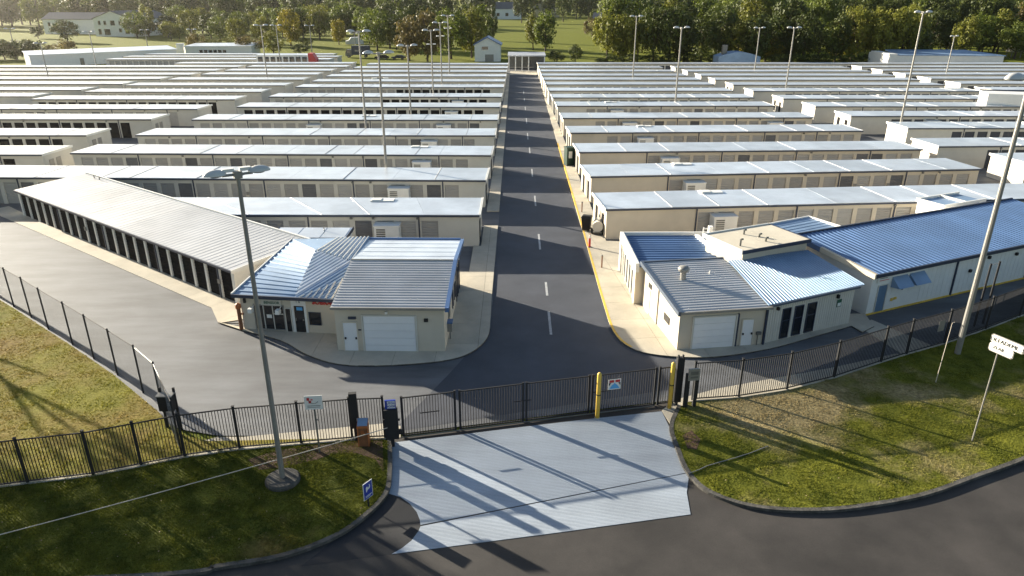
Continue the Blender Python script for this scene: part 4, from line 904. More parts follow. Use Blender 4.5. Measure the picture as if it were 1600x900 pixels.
for i, (bx_, by_, tx, ty, sec) in enumerate(LP):
    Y = G(bx_, by_, 3.1)[1]
    if bx_ < 370: rows = [r_[0] for r_ in L3]; lb = 'beside the big white sheds'
    elif bx_ < 450: rows = [r_[0] for r_ in L2]; lb = 'past the cross aisle from the office rows'
    elif bx_ < 800: rows = LF; lb = 'behind the glass-door office'
    elif bx_ < 1100 or bx_ == 1180: rows = RF; lb = 'behind the triple-window building'
    else: rows = [r_[0] for r_ in R2]; lb = 'past the cross aisle from the triple-window building'
    k = min(range(len(rows)), key=lambda j: abs(rows[j]+7.0-Y)); Y = rows[k]+7.0
    d = ray((bx_+tx)/2, (by_+ty)/2); X = d.x*Y/d.y
    d = ray(tx, ty); h = HCAM+d.z*(Y/d.y)
    lamp((X, Y, 0), h, 'slim lamp post behind the %s storage row %s' % (ORD[k], lb), 0.2+0.3*random.random(), False, bool(sec), s=1.35 if h > 13 else 1.25)
for i, (bx_, by_, tx, ty, lb) in enumerate([(488,85,485,40,'slim lamp post in the open grass behind the red-nosed truck'),(556,82,554,52,'slim lamp post beside the black box truck'),(231,74,229,47,'slim lamp post on the grass below the white manor'),
        (305,82,303,46,'slim lamp post by the shed with a strip of windows'),(27,93,19,45,'slim lamp post in front of the dark hedge'),(1415,86,1419,46,'slim lamp post behind the white-ended far shed')]):
    x, y = G(bx_, by_); d = ray(tx, ty); lamp((x, y, -0.06), HCAM+d.z*(y/d.y), lb, 0.3, False, False, 1.5)

# ================================================================== SMALL YARD OBJECTS
x, y = G(889, 259)
t = thing('green_cabinet', 'dark green upright cabinet with a white panel on the pavement', 'cabinet', (x, y, 0.12), R(20))
MB().box(-0.55,0.55,-0.5,0.5,0.08,2.3).build('body', M_GREEN, t); MB().box(-0.6,0.6,-0.55,0.55,2.302,2.45).build('roof', M_GREEN, t); MB().box(-0.3,0.2,-0.53,-0.502,1.0,1.9).build('white_panel', M_WHITE, t); MB().box(-0.6,0.6,-0.55,0.55,0,0.078).build('base', M_BLACK, t)
x, y = G(916, 362)
t = thing('wheeled_bin', 'black lidded wheeled bin beside the pale tank', 'bin', (x, y, 0.12), R(-15))
MB().hexa([(-0.35,-0.35,0.12),(0.35,-0.35,0.12),(0.35,0.35,0.12),(-0.35,0.35,0.12)],[(-0.45,-0.45,1.35),(0.45,-0.45,1.35),(0.45,0.45,1.35),(-0.45,0.45,1.35)]).build('body', M_RUBBER, t)
MB().hexa([(-0.5,-0.5,1.352),(0.5,-0.5,1.352),(0.5,0.5,1.352),(-0.5,0.5,1.352)],[(-0.4,-0.4,1.55),(0.4,-0.4,1.55),(0.4,0.4,1.5),(-0.4,0.4,1.5)]).build('lid', M_BLACK, t)
for s in (-1, 1): MB().tube((s*0.38,0.25,0.14),(s*0.46,0.25,0.14),0.14,n=12).build('wheel', M_RUBBER, t)
x, y = G(934, 366)
t = thing('tank_trailer', 'pale round tank on a wheeled frame against the first cream row', 'tank', (x, y, 0.12), R(80))
MB().tube((-0.8,0,0.85),(0.8,0,0.85),0.5,n=18).build('tank', M_WALLG, t, smooth=False); MB().box(-0.9,0.9,-0.42,0.42,0.28,0.38).build('frame', M_DARKST, t)
for s in (-1, 1): MB().tube((-0.3,s*0.45,0.28),(-0.3,s*0.6,0.28),0.28,n=14).build('wheel', M_RUBBER, t)
MB().path([Vector((0.9,0,0.35)),Vector((1.3,0,0.5)),Vector((1.5,0,1.1)),Vector((1.2,0,1.5)),Vector((0.8,0,1.35))],0.05).build('hose', M_BLACK, t)
x, y = G(921, 388)
t = thing('hydrant_marker', 'thin red post with a white collar on the pavement edge', 'post', (x, y, 0.12))
MB().tube((0,0,0.05),(0,0,0.85),0.1,n=10).build('post', M_RED, t); MB().tube((0,0,0.852),(0,0,1.15),0.085,n=10).build('collar', M_WHITE, t); MB().lathe([(0.2,0),(0.18,0.05)],12).build('base', M_DARKST, t); MB().tube((0,0,1.15),(0,0,1.3),0.04,n=8).build('tip', M_ORANGE, t)
for px in ((940,420,'short brown post on the pavement beside the tall narrow windows'),(909,333,'short brown post on the pavement near the second cream row')):
    x, y = G(*px[:2]); t = thing('service_post', px[2], 'post', (x, y, 0.12)); MB().tube((0,0,0),(0,0,1.0),0.06,n=8).build('post', M_RUST, t); MB().lathe([(0.08,0),(0.08,0.08),(0.02,0.12)],8,(0,0,1.0)).build('cap', M_DARKST, t)
x, y = G(378, 517)
t = thing('standpipe', 'rusty brown standpipe by the corner of the office', 'standpipe', (x, y, 0.12))
MB().tube((0,0,0),(0,0,1.55),0.13,n=12).build('pipe', M_RUST, t); MB().lathe([(0.17,0),(0.2,0.12),(0.17,0.3),(0.05,0.4)],12,(0,0,1.55)).build('cap', M_ORANGE, t); MB().box(-0.05,0.3,-0.05,0.05,1.1,1.2).build('outlet', M_RUST, t)
x, y = G(716, 385)
t = thing('wall_bin', 'small dark blue bin at the end of the first office row', 'bin', (x+1.0, y+3.5, 0.12))
MB().hexa([(-0.3,-0.3,0.0),(0.3,-0.3,0.0),(0.3,0.3,0.0),(-0.3,0.3,0.0)],[(-0.36,-0.36,1.1),(0.36,-0.36,1.1),(0.36,0.36,1.1),(-0.36,0.36,1.1)]).build('body', M_TRIM, t); MB().box(-0.4,0.4,-0.4,0.4,1.102,1.2).build('lid', M_BTRIM, t)

# ================================================================== FAR BUILDINGS AND VEHICLES
def gable_house(label, x, y, rz, W, D, Hw, Hr, wm, rm, wins=(), along='y', cat='house', door=None, name='house', chim=False):
    """gable end faces -y when along == 'y'"""
    t = thing(name, label, cat, (x, y, -0.06), rz)
    if along == 'y':
        MB().add([(-W/2,0,0),(W/2,0,0),(W/2,D,0),(-W/2,D,0),(-W/2,0,Hw),(W/2,0,Hw),(W/2,D,Hw),(-W/2,D,Hw),(0,0,Hr),(0,D,Hr)],[(0,1,5,8,4),(2,3,7,9,6),(1,2,6,5),(3,0,4,7)]).build('wall', wm, t)
        r = MB(); o = 0.5; k = (Hr-Hw)/(W/2)
        for s in (-1, 1):
            b = [(0,-o,Hr+0.02),(s*(W/2+o),-o,Hw-k*o+0.02),(s*(W/2+o),D+o,Hw-k*o+0.02),(0,D+o,Hr+0.02)]
            if s < 0: b = b[::-1]
            r.hexa(b, [(p[0],p[1],p[2]+0.25) for p in b])
        rf = r.build('roof', rm, t)
    else:
        MB().add([(-W/2,0,0),(W/2,0,0),(W/2,D,0),(-W/2,D,0),(-W/2,0,Hw),(W/2,0,Hw),(W/2,D,Hw),(-W/2,D,Hw),(-W/2,D/2,Hr),(W/2,D/2,Hr)],[(0,1,5,4),(2,3,7,6),(1,2,6,9,5),(3,0,4,8,7)]).build('wall', wm, t)
        r = MB(); o = 0.5; k = (Hr-Hw)/(D/2)
        for s in (0, 1):
            ye, yr = (-o, D/2) if s == 0 else (D+o, D/2)
            b = [(-W/2-o,ye,Hw-k*o+0.02),(W/2+o,ye,Hw-k*o+0.02),(W/2+o,yr,Hr+0.02),(-W/2-o,yr,Hr+0.02)]
            if s: b = b[::-1]
            r.hexa(b, [(p[0],p[1],p[2]+0.25) for p in b])
        rf = r.build('roof', rm, t)
    if chim: MB().box(W*0.2-0.5,W*0.2+0.5,D*0.5-0.5,D*0.5+0.5,Hr-1.5,Hr+1.4).build('chimney', M_RUST, rf)
    for (u, z, w, h) in wins:
        o = MB().box(u-w/2,u+w/2,-0.05,-0.004,z,z+h).build('window', M_GLASS, t)
        MB().box(u-w/2-0.15,u+w/2+0.15,-0.12,-0.004,z-0.16,z-0.002).box(u-w/2-0.15,u-w/2-0.002,-0.1,-0.004,z,z+h).box(u+w/2+0.002,u+w/2+0.15,-0.1,-0.004,z,z+h).build('frame', M_WHITE, o)
    if door: MB().box(door[0]-door[1]/2,door[0]+door[1]/2,-0.06,-0.004,0.05,door[2]).build('door', M_STEEL, t)
    return t
x, y = G(762, 96)
gable_house('tall white garage house with dark blue gable roof behind the rows', x, y, 0, 9.0, 12, 5.6, 7.9, M_WHITE, M_BTRIM, [(-0.9,4.0,2.2,1.0)], door=(0.6,3,2.4))
x, y = G(180, 57)
gable_house('large white manor gable with rows of windows on the far grass', x, y, R(-14), 26, 34, 9.5, 13.5, M_WHITE, M_SHING, [(-9,6.2,1.6,2.2),(-5.2,6.2,1.8,2.2),(0,6.0,3.0,2.6),(5,6.2,1.6,2.2),(8.5,6.4,1.6,2.4),(-9.5,1.0,2,3),(-4.5,0.8,4,3.2),(4.5,2.4,2,2),(9,1.6,3,3)], chim=True)
x, y = G(103, 55)
gable_house('long low white wing of the manor with a grey shingle roof', x-4, y+14, R(-6), 36, 16, 8.5, 12, M_WHITE, M_SHING, [(-14,4.5,1.8,2.2),(-9,4.5,1.8,2.2),(-4,4.5,1.8,2.2),(1,4.5,1.8,2.2)], along='x')
x, y = G(433, 40)
gable_house('small white gabled house among the trees up the slope', x, y, R(20), 7, 10, 11.5, 16, M_WHITE, M_SHING, [(-0.5,5.0,1.2,2.0),(0.5,10.0,1.2,2.0)])
x, y = G(965, 40)
gable_house('white house with a steep dark roof above the olive trees', x+9, y, R(-30), 12, 26, 11, 19, M_WHITE, M_SHING, [(-2.5,3,2,3),(2.5,3,2,3),(0,9.5,2,2.6)], chim=True)
x, y = G(935, 38); gable_house('low brick-red cottage beside the steep-roofed white house', x, y-8, R(-20), 12, 10, 5, 9, M_RUST, M_SHING, [(-3,1.5,1.5,1.8),(3,1.5,1.5,1.8)], along='x')
x, y = G(792, 30); gable_house('pale distant farmhouse at the end of the mown field', x, y, R(10), 30, 16, 10, 16, M_WHITE, M_SHING, [(-9,3,3,3),(0,3,3,3),(9,3,3,3)], along='x')
x, y = G(830, 27); gable_house('cream barn beside the distant farmhouse', x+15, y, R(-12), 26, 20, 11, 18, M_WALL, M_SHING, [(-5,3,3,3),(5,3,3,3)])
# big white sheds at the far left
a, b = Vector(G(70, 107)), Vector(G(262, 97)); ang = math.atan2(b.y-a.y, b.x-a.x)
t = thing('white_shed', 'very long white shed with a shallow roof below the manor grass', 'shed', (a.x-6, a.y+3, 0), ang)
Ls = (b-a).length+8
MB().hexa([(0,0,0),(Ls,0,0),(Ls,11,0),(0,11,0)],[(0,0,3.6),(Ls,0,3.6),(Ls,11,4.2),(0,11,4.2)]).build('wall', M_WHITE, t); MB().hexa([(-0.3,-0.3,3.62),(Ls+0.3,-0.3,3.62),(Ls+0.3,11.3,4.24),(-0.3,11.3,4.24)],[(-0.3,-0.3,3.85),(Ls+0.3,-0.3,3.85),(Ls+0.3,11.3,4.5),(-0.3,11.3,4.5)]).build('roof', M_ROOF, t)
for u in (14, 30, 47): MB().box(u,u+1.2,-0.05,-0.004,0.05,2.2).build('door', M_DARKST, t)
x, y = G(280, 91)
t = thing('white_shed', 'white shed with a strip of dark windows and a flat pale roof', 'shed', (x+1, y+4, 0), R(6))
MB().hexa([(0,0,0),(24,0,0),(24,14,0),(0,14,0)],[(0,0,3.7),(24,0,3.7),(24,14,4.0),(0,14,4.0)]).build('wall', M_WHITE, t); MB().hexa([(-0.3,-0.3,3.72),(24.3,-0.3,3.72),(24.3,14.3,4.05),(-0.3,14.3,4.05)],[(-0.3,-0.3,4.0),(24.3,-0.3,4.0),(24.3,14.3,4.3),(-0.3,14.3,4.3)]).build('roof', M_ROOF, t)
for i in range(6): MB().box(5+i*1.7,6.2+i*1.7,-0.06,-0.004,1.6,2.6).build('window', M_GLASS, t)
MB().box(-3.4,-1.0,1,3,0,4.9).build('tower_box', M_WHITE, t)
# white-ended far shed on the right
x, y = G(1404, 93, 3.5)
t = thing('far_shed', 'far shed with a white end and wide pale blue roof before the woods', 'shed', (x, y+6, 0), R(-4))
MB().box(0,34,0,16,0,4.2).build('wall', M_WHITE, t); MB().hexa([(2.5,-0.3,4.21),(34.3,-0.3,4.21),(30,16.3,4.7),(5,16.3,4.7)],[(2.5,-0.3,4.45),(34.3,-0.3,4.45),(30,16.3,5.0),(5,16.3,5.0)]).build('roof', M_ROOFLB, t); MB().box(-0.2,2.4,-0.2,14,4.21,4.7).build('parapet', M_WHITE, t)
x, y = G(1130, 94, 3)
t = thing('domed_shed', 'low shed with a rounded pale roof and a square flue behind the right rows', 'shed', (x, y+5, 0), 0)
pr = [(0,0)]+[(i*1.0, 3.6+1.4*math.sin(math.pi*min(1,max(0,(i)/13)))) for i in range(14)]+[(13,0)]
mb = MB(); n = len(pr); mb.add([(a,0,b) for a,b in pr]+[(a,7,b) for a,b in pr],[tuple(range(n)),tuple(range(2*n-1,n-1,-1))]+[(i,n+i,n+(i+1)%n,(i+1)%n) for i in range(n)]); mb.build('shell', M_ROOFLB, t); MB().box(1.5,2.9,2,3.4,3.6,7.0).build('flue', M_DARKST, t)
# white service block in the second right block
t = thing('service_block', 'bright white boxy service block raised above the right-hand rows', 'building', (84.5, 131.0, 0), R(-16))
MB().box(0,9.5,0,5,2.2,5.0).build('box', M_WHITE, t)
for u in (0.3,3.2,6.2,9.0): MB().box(u,u+0.25,0.2,0.45,0,2.198).build('leg', M_STEEL, t)
MB().box(9.55,12.0,0.5,4.0,2.6,4.6).build('side_unit', M_STEEL, t); MB().box(0,9.5,5.05,5.3,4.4,5.2).build('back_trim', M_TRIM, t); MB().box(9.7,9.95,0.6,0.85,0,2.598).box(11.6,11.85,0.6,0.85,0,2.598).build('leg', M_DARKST, t)
# canopy closing the far end of the drive
t = thing('carport', 'open white carport closing the far end of the access road', 'carport', (-2.4, 228.5, 0), 0)
MB().hexa([(0,-3,4.3),(11.5,-3,4.3),(11.5,6,4.7),(0,6,4.7)],[(0,-3,4.6),(11.5,-3,4.6),(11.5,6,5.0),(0,6,5.0)]).build('roof', M_ROOFG, t)
for u in (0.2,2.2,4.2,6.2,11.0): MB().box(u,u+0.3,-2.6,-2.3,0,4.3).build('post', M_WHITE, t)
MB().box(0,11.5,5.6,5.9,0,4.4).build('back_wall', M_DARKST, t); MB().box(0.2,8,-2.5,-2.35,1.0,1.2).build('barrier', M_STEEL, t)
# vehicles
def wheel(t, x, y, r=0.5, w=0.35):
    o = MB().tube((x,y-w/2,r),(x,y+w/2,r),r,n=16).build('wheel', M_RUBBER, t); MB().tube((x,y-w/2-0.02,r),(x,y-w/2-0.001,r),r*0.55,n=12).build('rim', M_STEEL, o)
x, y = -80, 225.2
t = thing('windowed_trailer', 'long white trailer with a row of dark windows and a red nose', 'trailer', (x, y+4, 0), 0)
MB().box(0,16,0,3,0.9,4.3).build('body', M_WHITE, t); MB().box(-0.1,16.1,-0.1,3.1,4.302,4.45).build('roof', M_ROOF, t); n_ = MB().add([(16.02,0,0.8),(18.5,0,0.8),(18.5,3,0.8),(16.02,3,0.8),(16.02,0,4.9),(17.4,0,4.9),(17.4,3,4.9),(16.02,3,4.9),(18.5,0,3.0),(18.5,3,3.0)],[(0,3,2,1),(0,1,8,5,4),(2,3,7,6,9),(1,2,9,8),(8,9,6,5),(4,5,6,7),(3,0,4,7)]).build('nose', M_RED, t)
for i in range(8): MB().box(0.5+i*1.95,1.95+i*1.95,-0.05,-0.004,2.2,3.9).build('window', M_GLASS, t)
for u in (2,3.4,13,17.2):
    wheel(t, u, 0.2); wheel(t, u, 2.8)
x, y = G(538, 91)
t = thing('box_truck', 'dark grey box truck parked behind the office-side rows', 'truck', (x, y+2, 0), R(3))
MB().box(2.4,9.0,0,2.6,1.0,4.2).build('box', M_TRIM, t); MB().add([(0,0.1,0.6),(2.35,0.1,0.6),(2.35,2.5,0.6),(0,2.5,0.6),(0.6,0.1,2.9),(2.35,0.1,2.9),(2.35,2.5,2.9),(0.6,2.5,2.9),(0,0.1,1.7),(0,2.5,1.7)],[(0,3,2,1),(0,1,5,4,8),(2,3,9,7,6),(0,8,9,3),(8,4,7,9),(4,5,6,7),(1,2,6,5)]).build('cab', M_DARKST, t)
MB().box(0.7,1.9,0.05,0.098,1.8,2.6).build('window', M_GLASS, t); MB().box(3.6,6.2,-0.03,-0.004,2.2,2.8).build('lettering_panel', M_STEEL, t)
for u in (1.2, 7.4):
    wheel(t, u, 0.2); wheel(t, u, 2.4)
def car(label, x, y, rz, m, L=4.6):
    t = thing('parked_car', label, 'car', (x, y, -0.05), rz)
    sec = [(0,0.55),(0.1,0.95),(1.1,1.05),(1.8,1.55),(3.4,1.58),(4.3,1.1),(4.6,0.95),(4.6,0.5)]
    n = len(sec); MB().add([(a*L/4.6,0.1,b) for a,b in sec]+[(a*L/4.6,1.8,b) for a,b in sec]+[],[tuple(range(n)),tuple(range(2*n-1,n-1,-1))]+[(i,n+i,n+(i+1)%n,(i+1)%n) for i in range(n)]).build('body', m, t)
    MB().add([(1.4,0.09,1.1),(4.0,0.09,1.1),(3.3,0.09,1.5),(1.95,0.09,1.5)],[(0,1,2,3)]).build('window', M_GLASS, t)
    for u in (0.9, 3.7): wheel(t, u*L/4.6, 0.2, 0.34, 0.22); wheel(t, u*L/4.6, 1.7, 0.34, 0.22)
x, y = G(585, 93); car('black car parked beside the dark box truck', x, y, 0.1, M_BLACK, 5.2)
x, y = G(611, 93); car('dark grey car parked near the russet trees', x, y, -0.1, M_TRIM, 5.0)
x, y = G(540, 69)
t = thing('covered_car', 'car under a pale sheet on the open grass', 'car', (x, y, -0.06), 0.2)
mb = MB(); prof = [(0,0),(0.1,1.3),(1.6,1.7),(2.6,2.9),(6.0,3.0),(7.2,1.9),(8.4,1.6),(8.6,0)]; n = len(prof)
mb.add([(a,0,b) for a,b in prof]+[(a,0.4,b+0.15) for a,b in prof]+[(a,3.4,b+0.15) for a,b in prof]+[(a,3.8,b) for a,b in prof],[tuple(range(n)),tuple(range(4*n-1,3*n-1,-1))]+[(k*n+i,(k+1)*n+i,(k+1)*n+i+1,k*n+i+1) for k in range(3) for i in range(n-1)]); mb.build('sheet', M_TARP, t)
x, y = G(1455, 71)
t = thing('caravan', 'white ribbed caravan standing at the edge of the right-hand woods', 'caravan', (x, y, -0.06), R(-8))
MB().box(0,8.6,0,3,0.5,3.6).build('body', M_WHITE, t); MB().box(-0.1,8.7,-0.1,3.1,3.602,3.75).build('roof', M_TARP, t)
for i in range(5): MB().box(0.7+i*1.2,0.95+i*1.2,-0.08,-0.004,0.9,3.3).build('rib', M_STEEL, t)
for u in (2.0, 6.5): wheel(t, u, 0.25, 0.4, 0.3)
x, y = G(1578, 90)
t = thing('raised_hut', 'pale hut on legs with a dark roof at the edge of the woods', 'hut', (x, y, -0.06), R(-5))
MB().box(0,11,0,4,2.0,5.0).build('body', M_WALL, t); MB().box(-0.4,11.4,-0.5,4.5,5.002,5.5).build('roof', M_SHING, t)
for u in (0.4,3.6,7,10.4): MB().box(u,u+0.25,0.2,0.45,0,1.998).build('leg', M_DARKST, t); MB().box(u,u+0.25,3.5,3.75,0,1.998).build('leg', M_DARKST, t)

# ================================================================== TREES
def crown_mesh(kind, shape, seed):
    rn = random.Random(seed); mb = MB(); vs = []; fs = []
    rx, rz0, z0 = {'round':(0.48,0.46,0.53),'tall':(0.38,0.47,0.52),'wide':(0.52,0.42,0.57),'shrub':(0.5,0.45,0.46),'high':(0.48,0.20,0.78)}[shape]
    cl = []
    for i in range({'shrub':34,'high':24}.get(shape,46)):
        while True:
            p = Vector((rn.uniform(-1,1), rn.uniform(-1,1), rn.uniform(-1,1)))
            if 0.25 < p.length < 1: break
        p *= (0.80+0.14*rn.random())/max(p.length, 0.55) if rn.random() < 0.75 else 1
        cl.append((Vector((p.x*rx*0.82, p.y*rx*0.82, z0+p.z*rz0*0.85)), rn.uniform(0.085, 0.17)))
    for c, r in cl:
        for j in range(62):
            d = Vector((rn.gauss(0,1), rn.gauss(0,1), rn.gauss(0.25,1))).normalized()
            p = c + d*r*rn.uniform(0.55, 1.08); nn = (d + Vector((rn.uniform(-.7,.7), rn.uniform(-.7,.7), rn.uniform(-.3,.8)))).normalized()
            u = nn.orthogonal().normalized(); w = nn.cross(u); a = rn.uniform(0, 6.28); u, w = u*math.cos(a)+w*math.sin(a), w*math.cos(a)-u*math.sin(a)
            s = rn.uniform(0.016, 0.034); o = len(vs)
            vs += [p-u*s, p+w*s*0.7-u*s*0.1, p+u*s*1.2, p-w*s*0.7+u*s*0.1]; fs.append((o,o+1,o+2,o+3))
    mb.add(vs, fs); return mb.mesh('crown', FOL[kind])
def trunk_mesh(seed, top=0.62):
    rn = random.Random(seed); mb = MB()
    p = Vector((0,0,0)); pts = [p]
    for i in range(4): p = p+Vector((rn.uniform(-.012,.012), rn.uniform(-.012,.012), top/4)); pts.append(p)
    for i in range(4): mb.tube(pts[i], pts[i+1], 0.028*(1-i*0.2), 0.028*(1-(i+1)*0.2), 7)
    for i in range(7):
        b = pts[1+i%3].lerp(pts[2+i%3], rn.random()); a = rn.uniform(0, 6.28); l = rn.uniform(0.2, 0.34)
        e = b+Vector((math.cos(a)*l, math.sin(a)*l, l*rn.uniform(0.5,1.0))); mb.tube(b, e, 0.012, 0.004, 5)
    return mb.mesh('trunk', M_BARK)
PROTO = {}
def proto(kind, shape, v):
    k = (kind, shape, v)
    if k not in PROTO: PROTO[k] = crown_mesh(kind, shape, hash_(kind+shape)*7+v)
    return PROTO[k]
def hash_(s): return sum((i+1)*ord(c) for i, c in enumerate(s)) % 9973
TR = [trunk_mesh(i) for i in range(4)]; SH = trunk_mesh(9, 0.3)
ntree = 0
def tree_at(x, y, h, w, kind, shape, label, group, name=None):
    global ntree; ntree += 1; rn = random.Random(ntree*17)
    sh = shape == 'shrub'
    t = thing(name or ('shrub' if sh else 'tree'), label, 'shrub' if sh else 'tree', (x, y, -0.06), rn.uniform(0, 6.28), group)
    t.scale = (w, w, h)
    link('crown', proto(kind, shape, ntree % 2), t); link('trunk', SH if sh else TR[ntree % 4], t); return t
def tree(px, yb, yt, wpx, kind, shape, label, group=None):
    x, y = G(px, yb); d = ray(px, yt); h = HCAM+d.z*(y/d.y); dep = y*cp+HCAM*sp
    return tree_at(x, y, max(h, 1.5), wpx*dep/F, kind, shape, label, group)
GN = 'trees of the right-hand wood'; GL = 'trees on the slope behind the office rows'
# picked out one by one
tree(852,80,14,52,'green','tall','full dark green tree standing alone in the mown field')
tree(833,78,20,36,'olive','tall','slimmer olive tree leaning into the lone field tree')
tree(640,95,22,58,'brown','tall','russet brown tree beside the parked dark cars')
tree(668,96,12,60,'brown','round','broad russet tree between the brown one and the green clump')
tree(705,92,6,70,'green','round','broad light green tree left of the blue-roofed garage house')
tree(737,90,8,56,'olive','round','olive tree touching the blue-roofed garage house')
tree(770,64,6,22,'dark','tall','narrow dark tree behind the blue-roofed garage house')
tree(455,72,12,46,'yellow','round','golden tree above the windowed trailer')
tree(530,70,26,32,'yellow','tall','small golden tree with a bare trunk on the open grass')
tree(577,68,16,44,'green','tall','green tree at the head of the open grass')
tree(500,62,8,44,'olive','round','pale olive tree behind the golden tree')
tree(268,63,32,34,'olive','wide','small spreading tree on bright grass by the manor')
tree(281,62,36,24,'green','round','small green tree beside the spreading tree')
tree(106,66,30,46,'dark','round','dark bushy tree in front of the manor wing')
tree(60,60,40,24,'dark','round','small dark tree at the end of the manor wing')
tree(100,92,57,50,'brown','shrub','big brown shrub in front of the dark bushy tree')
tree(310,82,46,36,'brown','shrub','bare brown shrub beside the white shed')
tree(392,86,50,50,'brown','shrub','large brown shrub left of the windowed trailer')
tree(428,84,44,44,'olive','shrub','olive shrub behind the windowed trailer')
tree(470,84,66,34,'dark','shrub','low dark shrub at the foot of the golden tree')
tree(870,96,76,34,'dark','shrub','dark low shrub at the near edge of the mown field')
tree(899,97,66,26,'dark','shrub','rounded dark shrub beside the low shrub in the mown field')
tree(925,58,22,34,'brown','shrub','brown shrub below the brick-red cottage')
tree(1168,95,32,62,'yellow','wide','bright yellow-green tree leaning over the domed shed')
tree(1195,96,54,70,'yellow','wide','low golden-green tree beside the domed shed')
tree(1313,94,26,66,'yellow','round','autumn yellow tree in the right-hand wood')
tree(1585,80,2,60,'brown','tall','brown autumn tree above the raised hut')
# the edge of the right-hand wood
KN = {'green':'mid green','dark':'dark evergreen','olive':'olive green','yellow':'yellowing','brown':'russet'}
rn = random.Random(3)
x = 948
while x < 1680:
    k = rn.choices(['green','olive','dark','dark','olive'], k=1)[0] if x > 1030 else 'olive'
    if 1020 < x < 1140: k = 'dark'
    tree(x, rn.uniform(96,100) if x < 1430 else rn.uniform(82,94), rn.uniform(2,30), rn.uniform(46,72), k, rn.choice(['round','tall','wide']), KN[k]+' tree along the front edge of the right-hand wood', GN); x += rn.uniform(20,30)
x = 960
while x < 1720:
    k = rn.choice(['dark','green','dark','olive']); tree(x, rn.uniform(72,82), rn.uniform(-22,2), rn.uniform(50,72), k, rn.choice(['round','tall']), KN[k]+' taller tree deeper in the right-hand wood', GN+', second line'); x += rn.uniform(22,30)
x = 1000
while x < 1740:
    k = rn.choice(['dark','green']); tree(x, rn.uniform(56,66), rn.uniform(-26,-8), rn.uniform(46,64), k, 'round', KN[k]+' crown at the back of the right-hand wood', GN+', third line'); x += rn.uniform(24,32)
x = 590
while x < 765:
    tree(x, rn.uniform(70,82), rn.uniform(0,18), rn.uniform(44,60), rn.choice(['dark','dark','green']), 'round', 'dark tree in the clump behind the russet trees', 'trees of the dark clump'); x += rn.uniform(18,26)
x = 215
while x < 640:
    k = rn.choice(['green','olive','dark','green']); tree(x, rn.uniform(52,62), rn.uniform(2,20), rn.uniform(34,54), k, rn.choice(['round','tall','wide']), KN[k]+' tree at the top of the sunny slope', GL); x += rn.uniform(13,19)
x = -80
while x < 700:
    k = rn.choice(['dark','green','dark','dark']); tree(x, rn.uniform(38,46), rn.uniform(-20,-4), rn.uniform(36,50), k, rn.choice(['round','tall']), KN[k]+' tree in the wood behind the sunny slope', GL+', second line'); x += rn.uniform(11,16)
for x in (-50,-30,-10,8,26,44,62): tree(x, 93, 58, 46, 'dark', 'shrub', 'dark clipped hedge bush left of the brown shrub', 'dark hedge bushes at the far left')
for x, y in ((345,66),(372,70),(412,68),(590,74),(606,70),(620,78)): tree(x, y, y-44, 38, 'green' if x % 2 else 'olive', 'round', 'leafy tree standing forward on the sunny slope', 'forward trees on the sunny slope')
for x in (330,352,480): tree(x, 72, 58, 26, 'olive', 'shrub', 'olive shrub on the sunny slope', 'shrubs on the sunny slope')
for x in (950,985,1020,1050,1085,1120,1215,1240,1265,1290,1330,1360,1390,1420,1450,1490,1520,1550): tree(x, 101, 82, 46, 'dark', 'shrub', 'dark shrub at the foot of the right-hand wood', 'undergrowth shrubs of the right-hand wood')
for x, y in ((880,34),(900,30),(1000,36),(760,30),(745,40),(860,28),(815,36),(920,30),(1035,40)): tree(x, y, -14, 32, 'dark', 'round', 'dark distant tree round the farm buildings', 'distant farm trees')
# far wood closing the view: one mass
rn = random.Random(11); vs = []; fs = []
for i in range(620):
    X = rn.uniform(-900, 950); Y = rn.uniform(800, 1000); r = rn.uniform(9, 16); zc = rn.uniform(6, 26)
    for j in range(46):
        d = Vector((rn.gauss(0,1), rn.gauss(0,1), rn.gauss(0.3,1))).normalized(); p = Vector((X,Y,zc))+d*r
        u = d.orthogonal().normalized(); w = d.cross(u); s = rn.uniform(1.2,2.4); o = len(vs)
        vs += [p-u*s, p+w*s, p+u*s, p-w*s]; fs.append((o,o+1,o+2,o+3))
MB().add(vs, fs).build('far_wood', FOL['dark'], None, 'stuff')
# tall trees on the lawn beyond the left edge of the view; their shade falls on the verge
for (x, y, h, w, k) in ((-50,51,18,9,'green'),(-58,44,18,10,'dark'),(-62,52,19,10,'olive')):
    tree_at(x, y, h, w, k, 'high', 'tall %s tree with a high crown on the lawn beside the chain-link fence' % KN[k], None)

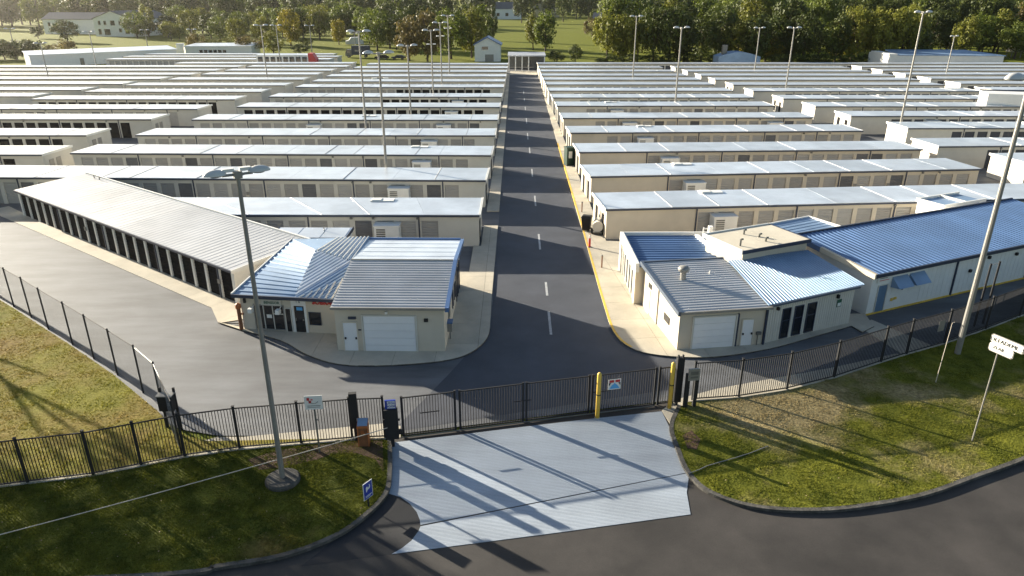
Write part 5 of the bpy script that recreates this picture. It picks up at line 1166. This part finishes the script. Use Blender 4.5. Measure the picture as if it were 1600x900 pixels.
# ================================================================== GRASS BLADES AND LITTER
def inside(p, poly):
    c = False; n = len(poly)
    for i in range(n):
        a, b = poly[i], poly[(i+1)%n]
        if (a[1] > p[1]) != (b[1] > p[1]) and p[0] < (b[0]-a[0])*(p[1]-a[1])/(b[1]-a[1])+a[0]: c = not c
    return c
def tufts(poly, n, m, name, box, hmax=0.11, z=0.12):
    rn = random.Random(len(name)); vs = []; fs = []; k = 0
    while k < n:
        x = rn.uniform(box[0], box[1]); y = rn.uniform(box[2], box[3])
        if not inside((x, y), poly): continue
        k += 1; h0 = hmax*(0.45+0.75*(noise.noise(Vector((x*0.9, y*0.9, 3)))+0.5))
        for j in range(3):
            a = rn.uniform(0, 6.28); w = rn.uniform(0.012, 0.03); h = h0*rn.uniform(0.6, 1.25); lx, ly = rn.uniform(-.6,.6)*h, rn.uniform(-.6,.6)*h
            ox, oy = x+rn.uniform(-.06,.06), y+rn.uniform(-.06,.06); o = len(vs)
            vs += [(ox-math.cos(a)*w, oy-math.sin(a)*w, z), (ox+math.cos(a)*w, oy+math.sin(a)*w, z), (ox+lx, oy+ly, z+h)]; fs.append((o,o+1,o+2))
    MB().add(vs, fs).build(name, m, None, 'stuff')
tufts(VERGE, 42000, M_LAWNF, 'verge_grass', (-27,-6,20,31), 0.075)
tufts(LAWN, 30000, M_LAWNL, 'lawn_grass', (-40,-15,25,50), 0.055)
tufts(RLAWN, 48000, M_LAWNR, 'right_lawn_grass', (8,36,25,46), 0.06)
rn = random.Random(5); vs = []; fs = []
for i in range(330):
    if i % 3 == 0: x, y = G(rn.uniform(0,600), rn.uniform(740,880), 0.13); ok = inside((x,y), VERGE)
    else: x, y = G(rn.uniform(1060,1600), rn.uniform(560,790), 0.13); ok = inside((x,y), RLAWN)
    if not ok: continue
    a = rn.uniform(0,6.28); s = rn.uniform(0.015,0.04); z = rn.uniform(0.15,0.2); o = len(vs)
    vs += [(x+math.cos(a)*s,y+math.sin(a)*s,z),(x-math.sin(a)*s,y+math.cos(a)*s,z+0.02),(x-math.cos(a)*s,y-math.sin(a)*s,z+0.01),(x+math.sin(a)*s,y-math.cos(a)*s,z)]; fs.append((o,o+1,o+2,o+3))
MB().add(vs, fs).build('fallen_leaves', mat('dry_leaf', (0.24,0.18,0.09), 0.8, var=0.4, scale=8), None, 'stuff')

# ================================================================== HAZE
hz = MB().box(-1100, 1100, -80, 1100, -1.1, 48).build('haze', None, None, 'stuff')
hm = bpy.data.materials.new('haze_air'); hm.use_nodes = True; hn = hm.node_tree.nodes; hn.clear()
pv = hn.new('ShaderNodeVolumePrincipled'); pv.inputs['Color'].default_value = (1.0, 0.97, 0.92, 1); pv.inputs['Density'].default_value = 0.00006; pv.inputs['Anisotropy'].default_value = 0.86
ho = hn.new('ShaderNodeOutputMaterial'); hm.node_tree.links.new(pv.outputs[0], ho.inputs['Volume']); hz.data.materials.append(hm)
